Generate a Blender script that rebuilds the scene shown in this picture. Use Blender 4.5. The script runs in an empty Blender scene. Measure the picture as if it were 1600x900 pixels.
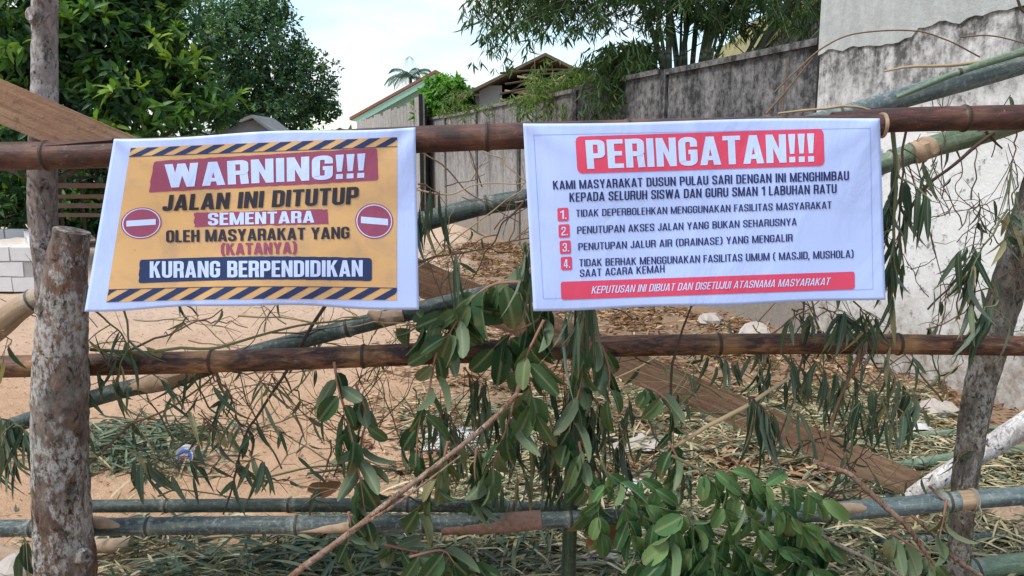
import bpy, math, random
import numpy as np
from mathutils import Vector, noise as mnoise
random.seed(7); rng = np.random.default_rng(7)
R = math.radians
S = bpy.context.scene
COL = S.collection

# ------------------------------------------------------------------ camera, sky, sun, exposure
H_CAM, PITCH, FPX = 1.35, R(9.31), 1250.0
cd = bpy.data.cameras.new('camera'); cam = bpy.data.objects.new('camera', cd); COL.objects.link(cam)
cam.location = (0, 0, H_CAM); cam.rotation_euler = (R(90) - PITCH, 0, 0)
cd.sensor_width = 36; cd.lens = 36 * FPX / 1600; cd.clip_start = 0.05; cd.clip_end = 2000
S.camera = cam
SUN_EL, SUN_AZ = R(56), R(-118)         # azimuth clockwise from +Y: a hazy sun stands high to the left, a little behind the camera
W = bpy.data.worlds.new('World'); S.world = W; W.use_nodes = True
wt = W.node_tree; bg = wt.nodes['Background']
sky = wt.nodes.new('ShaderNodeTexSky'); sky.sky_type = 'NISHITA'; sky.sun_disc = False
sky.sun_elevation = SUN_EL; sky.sun_rotation = SUN_AZ; sky.air_density = 1.4; sky.dust_density = .15; sky.ozone_density = 1.0
tc = wt.nodes.new('ShaderNodeTexCoord')
mp = wt.nodes.new('ShaderNodeMapping'); mp.inputs['Scale'].default_value = (1, 1, 2.6); mp.inputs['Location'].default_value = (.3, .1, .15)
nz = wt.nodes.new('ShaderNodeTexNoise'); nz.inputs['Scale'].default_value = 3.6; nz.inputs['Detail'].default_value = 7; nz.inputs['Roughness'].default_value = .52
rp = wt.nodes.new('ShaderNodeValToRGB'); rp.color_ramp.elements[0].position = .42; rp.color_ramp.elements[1].position = .60
rp.color_ramp.elements[0].color = (.22, .22, .22, 1); rp.color_ramp.elements[1].color = (1, 1, 1, 1)
mx = wt.nodes.new('ShaderNodeMix'); mx.data_type = 'RGBA'; mx.inputs['B'].default_value = (4.15, 4.4, 4.6, 1)
L = wt.links.new
hz = wt.nodes.new('ShaderNodeMix'); hz.data_type = 'RGBA'; hz.blend_type = 'MULTIPLY'; hz.inputs['Factor'].default_value = 1; hz.inputs['B'].default_value = (.66, .78, .90, 1)
L(tc.outputs['Generated'], mp.inputs[0]); L(mp.outputs[0], nz.inputs['Vector']); L(nz.outputs[0], rp.inputs[0])
L(rp.outputs[0], mx.inputs['Factor']); L(sky.outputs[0], hz.inputs['A']); L(hz.outputs['Result'], mx.inputs['A']); L(mx.outputs['Result'], bg.inputs[0])
bg.inputs[1].default_value = 0.12
sl = bpy.data.lights.new('sun', 'SUN'); sl.energy = 2.1; sl.angle = R(20); sl.color = (1, .95, .87)
so = bpy.data.objects.new('sun', sl); COL.objects.link(so)
sd = Vector((math.sin(SUN_AZ) * math.cos(SUN_EL), math.cos(SUN_AZ) * math.cos(SUN_EL), math.sin(SUN_EL)))
so.rotation_euler = sd.to_track_quat('Z', 'Y').to_euler(); so.location = (-5, 10, 12)
S.view_settings.view_transform = 'Standard'; S.view_settings.look = 'None'; S.view_settings.gamma = 1
S.view_settings.exposure = 1.14
S.render.engine = 'CYCLES'; S.cycles.max_bounces = 6; S.cycles.transparent_max_bounces = 4

# ------------------------------------------------------------------ measuring helpers (photo pixel -> point at a real depth)
CP, SP_ = math.cos(PITCH), math.sin(PITCH)
def ray(u, v):
    x = (u - 800) / FPX; y = -(v - 450) / FPX
    return np.array([x, CP + y * SP_, -SP_ + y * CP])
def P(u, v, Y):
    d = ray(u, v); t = Y / d[1]
    return np.array([d[0] * t, Y, H_CAM + d[2] * t])
def G(u, v, z=0.0):
    d = ray(u, v); t = (z - H_CAM) / d[2]
    return np.array([d[0] * t, d[1] * t, z])
def PW(u, v, Y, w):                       # point and radius of something w pixels wide
    d = ray(u, v); return w * .5 * (Y / d[1]) / FPX
def path3(pts, Y):
    n = len(pts); out = []
    for i, q in enumerate(pts):
        y = q[2] if len(q) > 2 else (Y if not isinstance(Y, tuple) else Y[0] + (Y[1] - Y[0]) * i / max(n - 1, 1))
        out.append(P(q[0], q[1], y))
    return np.array(out)

# ------------------------------------------------------------------ material helpers
class NT:
    def __init__(s, name):
        s.m = bpy.data.materials.new(name); s.m.use_nodes = True; s.t = s.m.node_tree
        s.b = s.t.nodes['Principled BSDF']; s.out = s.t.nodes['Material Output']
    def n(s, ty, **kw):
        d = s.t.nodes.new('ShaderNode' + ty)
        for k, v in kw.items():
            if k.startswith('i_'):
                inp = d.inputs[int(k[2:]) if k[2:].isdigit() else k[2:].replace('_', ' ')]
                if hasattr(v, 'is_output'): s.t.links.new(v, inp)
                else: inp.default_value = v
            else: setattr(d, k, v)
        return d
    def l(s, a, b): s.t.links.new(a, b)
    def noise(s, vec, scale, detail=5, rough=.6, dist=0):
        return s.n('TexNoise', i_Vector=vec, i_Scale=scale, i_Detail=detail, i_Roughness=rough, i_Distortion=dist).outputs[0]
    def ramp(s, fac, stops, interp='LINEAR'):
        d = s.n('ValToRGB', i_0=fac); cr = d.color_ramp; cr.interpolation = interp
        while len(cr.elements) < len(stops): cr.elements.new(.5)
        for e, (p, c) in zip(cr.elements, stops):
            e.position = p; e.color = (c, c, c, 1) if isinstance(c, (int, float)) else (*c, 1)
        return d.outputs[0]
    def mix(s, f, a, b, mode='MIX'):
        d = s.n('Mix'); d.data_type = 'RGBA'; d.blend_type = mode
        for inp, v in ((d.inputs['Factor'], f), (d.inputs['A'], a), (d.inputs['B'], b)):
            if hasattr(v, 'is_output'): s.l(v, inp)
            else: inp.default_value = v if isinstance(v, (int, float)) else (*v, 1)
        return d.outputs['Result']
    def math(s, op, a, b=0.0):
        d = s.n('Math'); d.operation = op
        for inp, v in ((d.inputs[0], a), (d.inputs[1], b)):
            if hasattr(v, 'is_output'): s.l(v, inp)
            else: inp.default_value = v
        return d.outputs[0]
    def coord(s, which='Object', scale=None):
        o = s.n('TexCoord').outputs[which]
        if scale: o = s.n('Mapping', i_Vector=o, i_Scale=scale).outputs[0]
        return o
    def attr(s, name): return s.n('Attribute', attribute_name=name).outputs['Fac']
    def done(s, col, rough=.7, bump=None, bstr=.3, bdist=.01, spec=.3):
        if hasattr(col, 'is_output'): s.l(col, s.b.inputs['Base Color'])
        else: s.b.inputs['Base Color'].default_value = (*col, 1)
        if hasattr(rough, 'is_output'): s.l(rough, s.b.inputs['Roughness'])
        else: s.b.inputs['Roughness'].default_value = rough
        s.b.inputs['Specular IOR Level'].default_value = spec
        if bump is not None:
            bn = s.n('Bump', i_Height=bump, i_Strength=bstr, i_Distance=bdist); s.l(bn.outputs[0], s.b.inputs['Normal'])
        return s.m

def leaf_mat(name, stops, under=None, trans=.25, rough=.5, spec=.22, rib=0):
    k = NT(name); r = k.attr('rnd')
    c = k.ramp(r, stops)
    c = k.mix(.35, c, k.mix(k.noise(k.coord(), 28, 3), (.35, .35, .35), (1.5, 1.5, 1.4)), 'MULTIPLY')
    if rib:
        c = k.mix(k.ramp(k.attr('rib'), [(.80, 0), (.95, rib)]), c, (.26, .30, .16))
        c = k.mix(k.math('MULTIPLY', k.ramp(k.attr('tip'), [(.55, 0), (1, 1)]), k.ramp(k.noise(k.coord(), 16, 4), [(.52, 0), (.62, .8)])), c, (.22, .15, .07))
    top = c
    if under is not None:
        c = k.mix(k.n('NewGeometry').outputs['Backfacing'], c, k.mix(.65, c, under))
    k.done(c, rough, spec=spec)
    tr = k.n('BsdfTranslucent'); k.l(k.mix(1, top, (1.25, 1.35, .55), 'MULTIPLY'), tr.inputs[0])
    ms = k.n('MixShader'); ms.inputs[0].default_value = trans
    k.l(k.b.outputs[0], ms.inputs[1]); k.l(tr.outputs[0], ms.inputs[2]); k.l(ms.outputs[0], k.out.inputs[0])
    return k.m

M = {}
def bark(name, dark, mid, lich, lamt=.5, sc=1.0, red=None):
    k = NT(name); v = k.coord('Object', (1, 1, .55))
    a = k.noise(v, 34 * sc, 9, .72, .8); b = k.noise(v, 11 * sc, 8, .68, .5); f = k.noise(v, 90 * sc, 6, .75)
    c = k.mix(k.ramp(a, [(.40, 0), (.60, 1)]), dark, mid)
    if red: c = k.mix(k.ramp(k.noise(v, 5 * sc, 4, .6), [(.5, 0), (.66, .75)]), c, red)
    m1 = k.math('MULTIPLY', k.ramp(b, [(.57 - .1 * lamt, 0), (.63 - .1 * lamt, 1)]), k.ramp(f, [(.42, 0), (.54, 1)]))
    c = k.mix(k.math('MULTIPLY', m1, .85), c, lich)
    c = k.mix(k.math('MULTIPLY', k.ramp(k.noise(v, 6 * sc, 7, .7, .4), [(.45, 0), (.6, .55)]), k.ramp(f, [(.3, .2), (.6, 1)])), c, tuple(.6 * q + .06 for q in lich))
    c = k.mix(k.ramp(k.noise(v, 55 * sc, 6, .7, 1), [(.36, .9), (.46, 0)]), c, (.018, .014, .012))
    h = k.math('ADD', k.math('MULTIPLY', a, .7), k.math('MULTIPLY', f, .5))
    M[name] = k.done(c, .9, h, .8, .012, .15)
bark('bark_stump', (.038, .026, .02), (.15, .10, .075), (.40, .405, .39), .9, .9, (.17, .075, .048))
bark('bark_pole', (.07, .055, .05), (.25, .21, .20), (.46, .44, .45), .8, 1.0)
bark('bark_post', (.045, .038, .03), (.17, .14, .11), (.38, .36, .32), .7, 1.1)
bark('bark_tree', (.03, .024, .018), (.09, .07, .05), (.2, .2, .17), .3, .25)
bark('bark_pale', (.26, .23, .21), (.48, .46, .45), (.70, .69, .70), 1.1, .8)
bark('bark_branch', (.11, .06, .042), (.28, .165, .115), (.40, .3, .24), .2, 1.6)
bark('bark_twig_grey', (.10, .08, .065), (.26, .21, .17), (.4, .36, .3), .3, 1.6)

def bamboo_brown(name, scorch, c3=(.15, .068, .035), c4=(.30, .16, .075), nodec=(.34, .185, .075)):
    k = NT(name); uv = k.coord('UV')
    vv = k.n('Mapping', i_Vector=uv, i_Scale=(5, 7, 1)).outputs[0]
    st = k.n('Mapping', i_Vector=uv, i_Scale=(60, 1.2, 1)).outputs[0]
    a = k.noise(vv, 1.7, 7, .68, 1.0); s = k.noise(st, 1.0, 5, .7); b = k.noise(k.coord(), 60, 5, .7)
    nd = k.attr('node')
    c = k.ramp(a, [(.2, (.012, .007, .006)), (.38 + scorch, (.035, .017, .013)), (.5 + scorch, c3), (.75, c4)])
    c = k.mix(k.math('MULTIPLY', k.ramp(nd, [(.25, 0), (.6, .75)]), k.ramp(k.noise(vv, 1.3, 3), [(.36, 0), (.6, 1)])), c, nodec)
    c = k.mix(k.ramp(s, [(.3, .55), (.55, 0)]), c, (.02, .012, .01))
    c = k.mix(k.ramp(b, [(.6, 0), (.75, .35)]), c, (.36, .30, .26))
    c = k.mix(k.ramp(nd, [(.90, 0), (.97, .9)]), c, (.03, .018, .012))
    M[name] = k.done(c, .55, k.math('ADD', s, b), .45, .004, .35)
bamboo_brown('bamboo_scorched', .05, (.13, .055, .03), (.34, .19, .095)); bamboo_brown('bamboo_redbrown', .04, (.075, .028, .022), (.16, .068, .045), (.15, .07, .045))
# the red-brown rail: recolour slightly redder through its own ramp
def bamboo_green(name, c1, c2, c3, waxy=.5):
    k = NT(name); uv = k.coord('UV')
    a = k.noise(k.n('Mapping', i_Vector=uv, i_Scale=(5, 3, 1)).outputs[0], 1.6, 5, .6, .6)
    s = k.noise(k.n('Mapping', i_Vector=uv, i_Scale=(50, 1.5, 1)).outputs[0], 1.0, 5, .7); b = k.noise(k.coord(), 85, 5, .7)
    nd = k.attr('node')
    c = k.ramp(a, [(.3, c1), (.5, c2), (.72, c3)])
    c = k.mix(k.ramp(b, [(.5, 0), (.72, waxy)]), c, (.40, .43, .42))
    c = k.mix(k.math('MULTIPLY', k.ramp(nd, [(.70, 0), (.88, .5)]), k.ramp(b, [(.35, 0), (.6, 1)])), c, (.33, .36, .33))
    c = k.mix(k.ramp(nd, [(.93, 0), (.98, .95)]), c, (.045, .04, .03))
    c = k.mix(k.ramp(s, [(.3, .45), (.5, 0)]), c, (.02, .026, .022))
    M[name] = k.done(c, .5, k.math('ADD', s, b), .4, .004, .35)
bamboo_green('bamboo_dark', (.018, .030, .028), (.04, .062, .055), (.085, .115, .10), .3)
bamboo_green('bamboo_blue', (.04, .062, .07), (.09, .125, .13), (.18, .22, .205), .5)
bamboo_green('bamboo_slate', (.022, .034, .040), (.05, .072, .076), (.15, .175, .12), .5)
bamboo_green('bamboo_green', (.06, .10, .06), (.12, .18, .115), (.22, .26, .18), .35)
bamboo_green('bamboo_stem', (.014, .03, .016), (.035, .062, .032), (.07, .10, .05), .12)
bamboo_green('bamboo_tan', (.20, .14, .08), (.33, .23, .14), (.42, .31, .21), .3)

def plain(name, col, rough=.8, sc=25, var=.3, spec=.2, bump=.2, bd=.004):
    k = NT(name); n = k.noise(k.coord(), sc, 6, .65)
    c = k.mix(n, tuple(x * (1 - var) for x in col), tuple(min(1, x * (1 + var)) for x in col))
    M[name] = k.done(c, rough, n, bump, bd, spec); return M[name]
plain('twig_brown', (.15, .095, .06)); plain('twig_straw', (.33, .25, .15)); plain('twig_dark', (.06, .045, .032)); plain('twig_olive', (.12, .13, .07)); plain('twig_red', (.26, .14, .10))
plain('sheath', (.33, .24, .17), .85, 40, .5); plain('dead_leaf', (.26, .12, .06), .8, 30, .4)
plain('peeled', (.20, .12, .09), .9, 70, .7, bump=.8)
plain('white_plastic', (.46, .47, .47), .5, 14, .25); plain('blue_plastic', (.07, .12, .45), .4, 8, .1); plain('red_plastic', (.5, .04, .06), .4, 8, .1)
plain('rust_tin', (.25, .11, .08), .8, 3, .3); plain('green_paint', (.30, .50, .40), .7, 2, .12); plain('roof_old', (.13, .105, .07), .9, 6, .7)
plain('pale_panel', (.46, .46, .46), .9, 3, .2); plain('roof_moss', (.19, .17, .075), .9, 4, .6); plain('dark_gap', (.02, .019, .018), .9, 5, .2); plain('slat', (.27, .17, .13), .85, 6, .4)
plain('wire', (.05, .045, .045), .6, 5, .1); plain('block', (.55, .54, .55), .9, 12, .10, bump=.5); plain('sand', (.62, .56, .50), .95, 9, .12)
plain('far_wall', (.17, .18, .185), .9, 4.5, .5); plain('pit_floor', (.5, .44, .38), .95, 8, .2); plain('stone', (.36, .32, .29), .9, 10, .4, bump=.7)
plain('string', (.25, .22, .18), .9); plain('grout', (.30, .29, .29), .95, 20, .2)

# sawn plank
k = NT('plank'); v = k.coord('UV'); g = k.noise(k.n('Mapping', i_Vector=v, i_Scale=(2.2, 55, 1)).outputs[0], 1.2, 7, .65, .5)
c = k.ramp(g, [(.25, (.17, .095, .06)), (.5, (.35, .215, .135)), (.75, (.50, .34, .23))])
c = k.mix(k.ramp(k.noise(k.coord(), 5, 5, .6), [(.42, 0), (.7, .5)]), c, (.30, .155, .10))
c = k.mix(k.ramp(k.noise(k.coord(), 45, 6, .7), [(.56, 0), (.70, .6)]), c, (.09, .05, .035))
c = k.mix(k.ramp(k.noise(k.n('Mapping', i_Vector=v, i_Scale=(3, 14, 1)).outputs[0], 1.5, 6, .7, 1), [(.52, 0), (.68, .6)]), c, (.13, .075, .05))
M['plank'] = k.done(c, .85, k.math('ADD', g, k.noise(k.coord(), 60, 5, .7)), .6, .006, .15)

# painted, mouldy wall of the right-hand building
def wall_mat(name, base, grime, amt, streak, low=True, horiz=1.0):
    k = NT(name); o = k.coord('Object'); sp = k.n('SeparateXYZ', i_0=o)
    st = k.math('ADD', k.math('MULTIPLY', k.noise(k.n('Mapping', i_Vector=o, i_Scale=(5, 5, .7)).outputs[0], 1.0, 8, .74, 1.2), .6), k.math('MULTIPLY', k.noise(o, 3.7, 8, .72, .4), .4))
    bl = k.noise(o, 2.3, 8, .68, .5); fn = k.noise(o, 14, 7, .72); sk = k.noise(o, 45, 5, .7)
    c = k.mix(k.ramp(bl, [(.35, 0), (.7, .5)]), base, tuple(x * .78 for x in base))
    hi = k.ramp(k.math('MULTIPLY', k.math('ADD', sp.outputs[2], k.math('MULTIPLY', k.math('SUBTRACT', bl, .5), .9)), .25), [(p_ * .25, c_) for p_, c_ in streak])
    m = k.math('MULTIPLY', hi, k.ramp(k.math('ADD', k.math('MULTIPLY', st, .6), k.math('MULTIPLY', fn, .4)), [(.5 - amt * .25, 0), (.58 - amt * .05, 1)]))
    c = k.mix(m, c, grime)
    spots = k.math('MULTIPLY', k.ramp(fn, [(.55, 0), (.63, .9)]), k.ramp(bl, [(.42, .12), (.56, .9)]))
    c = k.mix(spots, c, tuple(x * 1.4 for x in grime))
    if low:
        lo = k.ramp(k.math('ADD', sp.outputs[2], k.math('MULTIPLY', k.math('SUBTRACT', bl, .5), 1.4)), [(.2, 1), (.75, 0)])
        c = k.mix(k.math('MULTIPLY', lo, k.ramp(fn, [(.35, .45), (.6, 1)])), c, k.mix(sk, (.10, .085, .07), (.36, .30, .25)))
    return k.done(c, .92, k.math('ADD', bl, k.math('MULTIPLY', fn, .8)), .5, .02, .15)
M['white_wall'] = wall_mat('white_wall', (.64, .635, .63), (.07, .068, .066), .5, [(1.45, 0.06), (1.75, .7), (2.0, 1)])
M['plaster'] = wall_mat('plaster', (.40, .42, .41), (.25, .26, .26), .3, [(0, .5), (1, .6), (3, .7)], False)
M['panel'] = wall_mat('panel', (.37, .35, .34), (.095, .09, .09), .55, [(.2, .55), (1.0, .5), (1.7, 1)])
M['panel_dark'] = wall_mat('panel_dark', (.27, .265, .265), (.028, .028, .03), .6, [(.2, .5), (1.0, .75), (1.6, 1)])
M['panel_pale'] = wall_mat('panel_pale', (.40, .385, .37), (.17, .16, .155), .4, [(.2, .6), (1.2, .6), (2.4, .8)], False)

# earth
k = NT('earth'); o = k.coord('Object'); sp = k.n('SeparateXYZ', i_0=o)
bl = k.noise(o, .55, 7, .6, .3); fn = k.noise(o, 9, 8, .7); gr = k.noise(o, 120, 3, .7)
c = k.mix(k.ramp(bl, [(.35, 0), (.65, 1)]), (.47, .295, .18), (.55, .37, .25))
c = k.mix(k.ramp(fn, [(.5, 0), (.68, .45)]), c, (.34, .185, .105))
c = k.mix(k.ramp(k.noise(o, 2.2, 7, .7, .6), [(.50, 0), (.62, .45)]), c, (.38, .235, .15))
c = k.mix(k.ramp(gr, [(.57, 0), (.68, .55)]), c, (.20, .125, .085))
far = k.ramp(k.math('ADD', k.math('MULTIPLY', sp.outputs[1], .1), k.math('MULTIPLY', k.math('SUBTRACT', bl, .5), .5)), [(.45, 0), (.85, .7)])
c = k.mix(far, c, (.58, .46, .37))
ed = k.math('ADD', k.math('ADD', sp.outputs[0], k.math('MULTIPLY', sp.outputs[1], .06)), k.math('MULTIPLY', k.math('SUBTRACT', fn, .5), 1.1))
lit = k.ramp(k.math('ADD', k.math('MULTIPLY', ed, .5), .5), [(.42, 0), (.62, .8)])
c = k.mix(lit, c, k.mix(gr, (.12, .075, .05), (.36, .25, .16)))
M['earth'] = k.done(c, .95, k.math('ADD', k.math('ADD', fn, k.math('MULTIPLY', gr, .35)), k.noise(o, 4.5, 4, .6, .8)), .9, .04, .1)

# vinyl prints
def vinyl(name, col, var=.04, rough=.42):
    k = NT(name); n = k.noise(k.coord(), 7, 5, .6)
    c = k.mix(n, tuple(x * (1 - var) for x in col), tuple(min(1, x * (1 + var)) for x in col))
    w_ = k.noise(k.coord('Object', (1, 1, .5)), 5, 4, .55, 1.2)
    M[name] = k.done(c, rough, w_, .25, .03, spec=.35)
vinyl('vinyl_white', (.43, .55, .92), .03); vinyl('ink_red', (.62, .06, .13)); vinyl('ink_maroon', (.27, .062, .125), .12); vinyl('ink_navy', (.016, .036, .12), .1)
vinyl('ink_text', (.012, .022, .11), .1); vinyl('ink_black', (.022, .024, .04), .1); vinyl('ink_pale', (.50, .63, .95), .03); vinyl('ink_grey', (.26, .38, .76), .03)
k = NT('ink_orange'); n1 = k.noise(k.coord(), 9, 6, .62, .4); n2 = k.noise(k.coord(), 38, 6, .7)
c = k.ramp(n1, [(.3, (.46, .30, .17)), (.5, (.60, .375, .175)), (.7, (.64, .40, .165))])
c = k.mix(k.ramp(n2, [(.66, 0), (.74, .5)]), c, (.28, .19, .12)); M['ink_orange'] = k.done(c, .42, spec=.35)

# foliage
M['leaf_bamboo'] = leaf_mat('leaf_bamboo', [(0, (.026, .055, .040)), (.5, (.075, .118, .082)), (.82, (.17, .215, .14)), (1, (.36, .31, .18))], (.15, .19, .15), .18, rib=.35)
M['leaf_vine'] = leaf_mat('leaf_vine', [(0, (.016, .045, .022)), (.45, (.038, .085, .036)), (.8, (.09, .14, .06)), (1, (.18, .18, .10))], (.15, .19, .12), .2, .5, .14, rib=.5)
M['leaf_bright'] = leaf_mat('leaf_bright', [(0, (.026, .078, .032)), (.5, (.068, .155, .058)), (1, (.17, .27, .10))], (.16, .23, .12), .25, .5, .2, .5)
M['leaf_tree'] = leaf_mat('leaf_tree', [(0, (.016, .046, .022)), (.45, (.038, .098, .034)), (.74, (.09, .185, .042)), (1, (.23, .34, .06))], None, .3, .45)
M['leaf_highlight'] = leaf_mat('leaf_highlight', [(0, (.035, .10, .022)), (.5, (.085, .19, .034)), (1, (.22, .34, .05))], None, .35, .45)  # brighter version of the tree leaf, sunlight put into its colour
M['leaf_far'] = leaf_mat('leaf_far', [(0, (.018, .052, .028)), (.5, (.048, .115, .05)), (1, (.14, .24, .07))], None, .25, .5)
M['leaf_mango'] = leaf_mat('leaf_mango', [(0, (.04, .12, .015)), (.5, (.10, .27, .03)), (1, (.21, .42, .07))], None, .35, .4)
M['leaf_clump'] = leaf_mat('leaf_clump', [(0, (.022, .05, .022)), (.5, (.05, .10, .035)), (.85, (.10, .16, .05)), (1, (.20, .23, .075))], None, .35, .5)
M['leaf_fern'] = leaf_mat('leaf_fern', [(0, (.05, .095, .025)), (.5, (.11, .19, .045)), (1, (.22, .28, .09))], None, .35, .5)
M['leaf_palm'] = leaf_mat('leaf_palm', [(0, (.03, .07, .05)), (1, (.07, .13, .09))], None, .2, .5)
M['litter_straw'] = leaf_mat('litter_straw', [(0, (.06, .07, .045)), (.35, (.17, .17, .10)), (.65, (.34, .29, .17)), (1, (.55, .48, .34))], None, .1, .7, .15)
M['litter_brown'] = leaf_mat('litter_brown', [(0, (.07, .035, .022)), (.4, (.19, .10, .058)), (.75, (.33, .20, .115)), (1, (.50, .38, .25))], None, .1, .8, .1)

# ------------------------------------------------------------------ mesh helpers
def tag(o, label=None, cat=None, group=None, kind=None):
    if label: o['label'] = label
    if cat: o['category'] = cat
    if group: o['group'] = group
    if kind: o['kind'] = kind
    return o
def empty(name, loc, label=None, cat=None, group=None):
    o = bpy.data.objects.new(name, None); COL.objects.link(o); o.location = [float(x) for x in loc]
    o.empty_display_size = .1
    return tag(o, label, cat, group)
def link(name, me, mat, parent=None, loc=None):
    o = bpy.data.objects.new(name, me); COL.objects.link(o)
    for m in (mat if isinstance(mat, list) else [mat]): me.materials.append(m)
    if loc is not None: o.location = [float(x) for x in loc]
    if parent is not None:
        o.parent = parent
    return o
def wloc(o):
    l = np.array(o.location)
    return l if o.parent is None else l + wloc(o.parent)

class MB:
    def __init__(s): s.v = []; s.f = []; s.uv = []; s.nd = []; s.mi = []
    def add(s, v, f, uv=None, nd=None, mi=0):
        o = len(s.v); n = len(v)
        s.v += [tuple(map(float, q)) for q in v]; s.f += [tuple(i + o for i in q) for q in f]; s.mi += [mi] * len(f)
        s.uv += list(uv) if uv is not None else [(0, 0)] * n
        s.nd += list(nd) if nd is not None else [0.0] * n
        return s
    def box(s, c, d, rz=0.0, mi=0, jit=0.0):
        c = np.array(c, float); d = np.array(d, float) / 2; vs = []
        for x in (-1, 1):
            for y in (-1, 1):
                for z in (-1, 1):
                    q = np.array([x, y, z]) * d + (rng.normal(0, jit, 3) if jit else 0)
                    vs.append(c + [q[0] * math.cos(rz) - q[1] * math.sin(rz), q[0] * math.sin(rz) + q[1] * math.cos(rz), q[2]])
        return s.add(vs, [(0, 1, 3, 2), (4, 6, 7, 5), (0, 4, 5, 1), (2, 3, 7, 6), (0, 2, 6, 4), (1, 5, 7, 3)], mi=mi)
    def hexa(s, q8, mi=0):                 # 4 front corners then 4 back corners
        return s.add(q8, [(0, 1, 2, 3), (7, 6, 5, 4), (0, 4, 5, 1), (1, 5, 6, 2), (2, 6, 7, 3), (3, 7, 4, 0)], mi=mi)
    def tube(s, pts, rad, seg=8, nd=None, rough=0.0, rf=20.0, cap=True, mi=0, flat=1.0):
        pts = np.asarray(pts, float); n = len(pts); rad = np.broadcast_to(np.asarray(rad, float), (n,))
        t = np.gradient(pts, axis=0); t /= np.linalg.norm(t, axis=1)[:, None] + 1e-12
        up = np.array([0, 0, 1.0]) if abs(t[0, 2]) < .9 else np.array([0, 1.0, 0])
        L_ = np.concatenate([[0], np.cumsum(np.linalg.norm(np.diff(pts, axis=0), axis=1))])
        vs, uv, ndv, fs = [], [], [], []
        a = up - t[0] * np.dot(up, t[0]); a /= np.linalg.norm(a)
        for i in range(n):
            a = a - t[i] * np.dot(a, t[i]); a /= np.linalg.norm(a) + 1e-12; b = np.cross(t[i], a)
            for j in range(seg + 1):
                th = 2 * math.pi * (j % seg) / seg; dvec = a * math.cos(th) * flat + b * math.sin(th)
                r = rad[i]
                if rough:
                    q = pts[i] + dvec * r
                    r *= 1 + rough * (mnoise.noise(Vector(q * rf)) + .5 * mnoise.noise(Vector(q * rf * 2.7)))
                vs.append(pts[i] + dvec * r); uv.append((j / seg, L_[i])); ndv.append(nd[i] if nd is not None else 0.0)
        m = seg + 1
        for i in range(n - 1):
            for j in range(seg): fs.append((i * m + j, i * m + j + 1, (i + 1) * m + j + 1, (i + 1) * m + j))
        s.add(vs, fs, uv, ndv, mi)
        if cap:
            for i, e in ((0, -1), (n - 1, 1)):
                ring = [vs[i * m + j] for j in range(seg)]
                s.add(ring, [tuple(range(seg))[::e]], [(q / seg, L_[i]) for q in range(seg)], [0.5] * seg, mi)
        return s
    def build(s, name, mat, parent=None, origin=None, smooth=True):
        if origin is None: origin = wloc(parent) if parent is not None else np.mean(np.array(s.v), axis=0)
        origin = np.array(origin, float)
        me = bpy.data.meshes.new(name); me.from_pydata([tuple(np.array(q) - origin) for q in s.v], [], s.f)
        uvl = me.uv_layers.new(name='UVMap'); li = np.empty(len(me.loops), np.int32); me.loops.foreach_get('vertex_index', li)
        uvl.data.foreach_set('uv', np.array(s.uv, np.float32)[li].ravel())
        at = me.attributes.new('node', 'FLOAT', 'POINT'); at.data.foreach_set('value', np.array(s.nd, np.float32))
        me.polygons.foreach_set('material_index', np.array(s.mi, np.int32))
        if smooth:
            me.polygons.foreach_set('use_smooth', [True] * len(me.polygons))
            try: me.set_sharp_from_angle(angle=R(42))
            except Exception: pass
        me.update()
        o = link(name, me, mat, parent, origin - (wloc(parent) if parent is not None else 0))
        return o

def smooth_path(pts, n):
    pts = np.asarray(pts, float)
    if len(pts) < 3:
        t = np.linspace(0, 1, n)[:, None]; return pts[0] * (1 - t) + pts[-1] * t
    q = np.vstack([2 * pts[0] - pts[1], pts, 2 * pts[-1] - pts[-2]]); out = []
    for u in np.linspace(0, len(pts) - 1 - 1e-9, n):
        i = int(u); t = u - i; p0, p1, p2, p3 = q[i:i + 4]
        out.append(.5 * (2 * p1 + (p2 - p0) * t + (2 * p0 - 5 * p1 + 4 * p2 - p3) * t * t + (3 * p1 - p0 - 3 * p2 + p3) * t ** 3))
    return np.array(out)
def lerp_list(vals, n):
    return np.interp(np.linspace(0, 1, n), np.linspace(0, 1, len(vals)), vals)

def culm(pts3, r, spacing=.3, seg=14, phase=.4, n=None):
    """a bamboo culm with swollen node rings: points, radii and node closeness"""
    p = smooth_path(pts3, 240 if n is None else n)
    L_ = np.concatenate([[0], np.cumsum(np.linalg.norm(np.diff(p, axis=0), axis=1))])
    tot = L_[-1]; nodes = np.arange(phase * spacing, tot, spacing)
    nodes = nodes + rng.normal(0, spacing * .06, len(nodes))
    extra = [np.clip([q - .012, q - .006, q - .003, q, q + .003, q + .006, q + .012], 0, tot) for q in nodes]
    ls = np.unique(np.concatenate([np.linspace(0, tot, 36)] + extra))
    pp = np.stack([np.interp(ls, L_, p[:, i]) for i in range(3)], 1)
    rr = np.interp(ls, np.linspace(0, tot, len(r)), r) if hasattr(r, '__len__') else np.full(len(ls), r)
    d = np.min(np.abs(ls[:, None] - nodes[None, :]), axis=1) if len(nodes) else np.full(len(ls), 9.)
    rr = rr * (1 + .15 * np.exp(-(d / .006) ** 2) - .02 * np.exp(-(d / .03) ** 2))
    nd = np.clip(1 - d / .09, 0, 1); nd = np.where(d < .0045, 1.0, np.minimum(nd, .9))
    return pp, rr, nd

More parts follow.
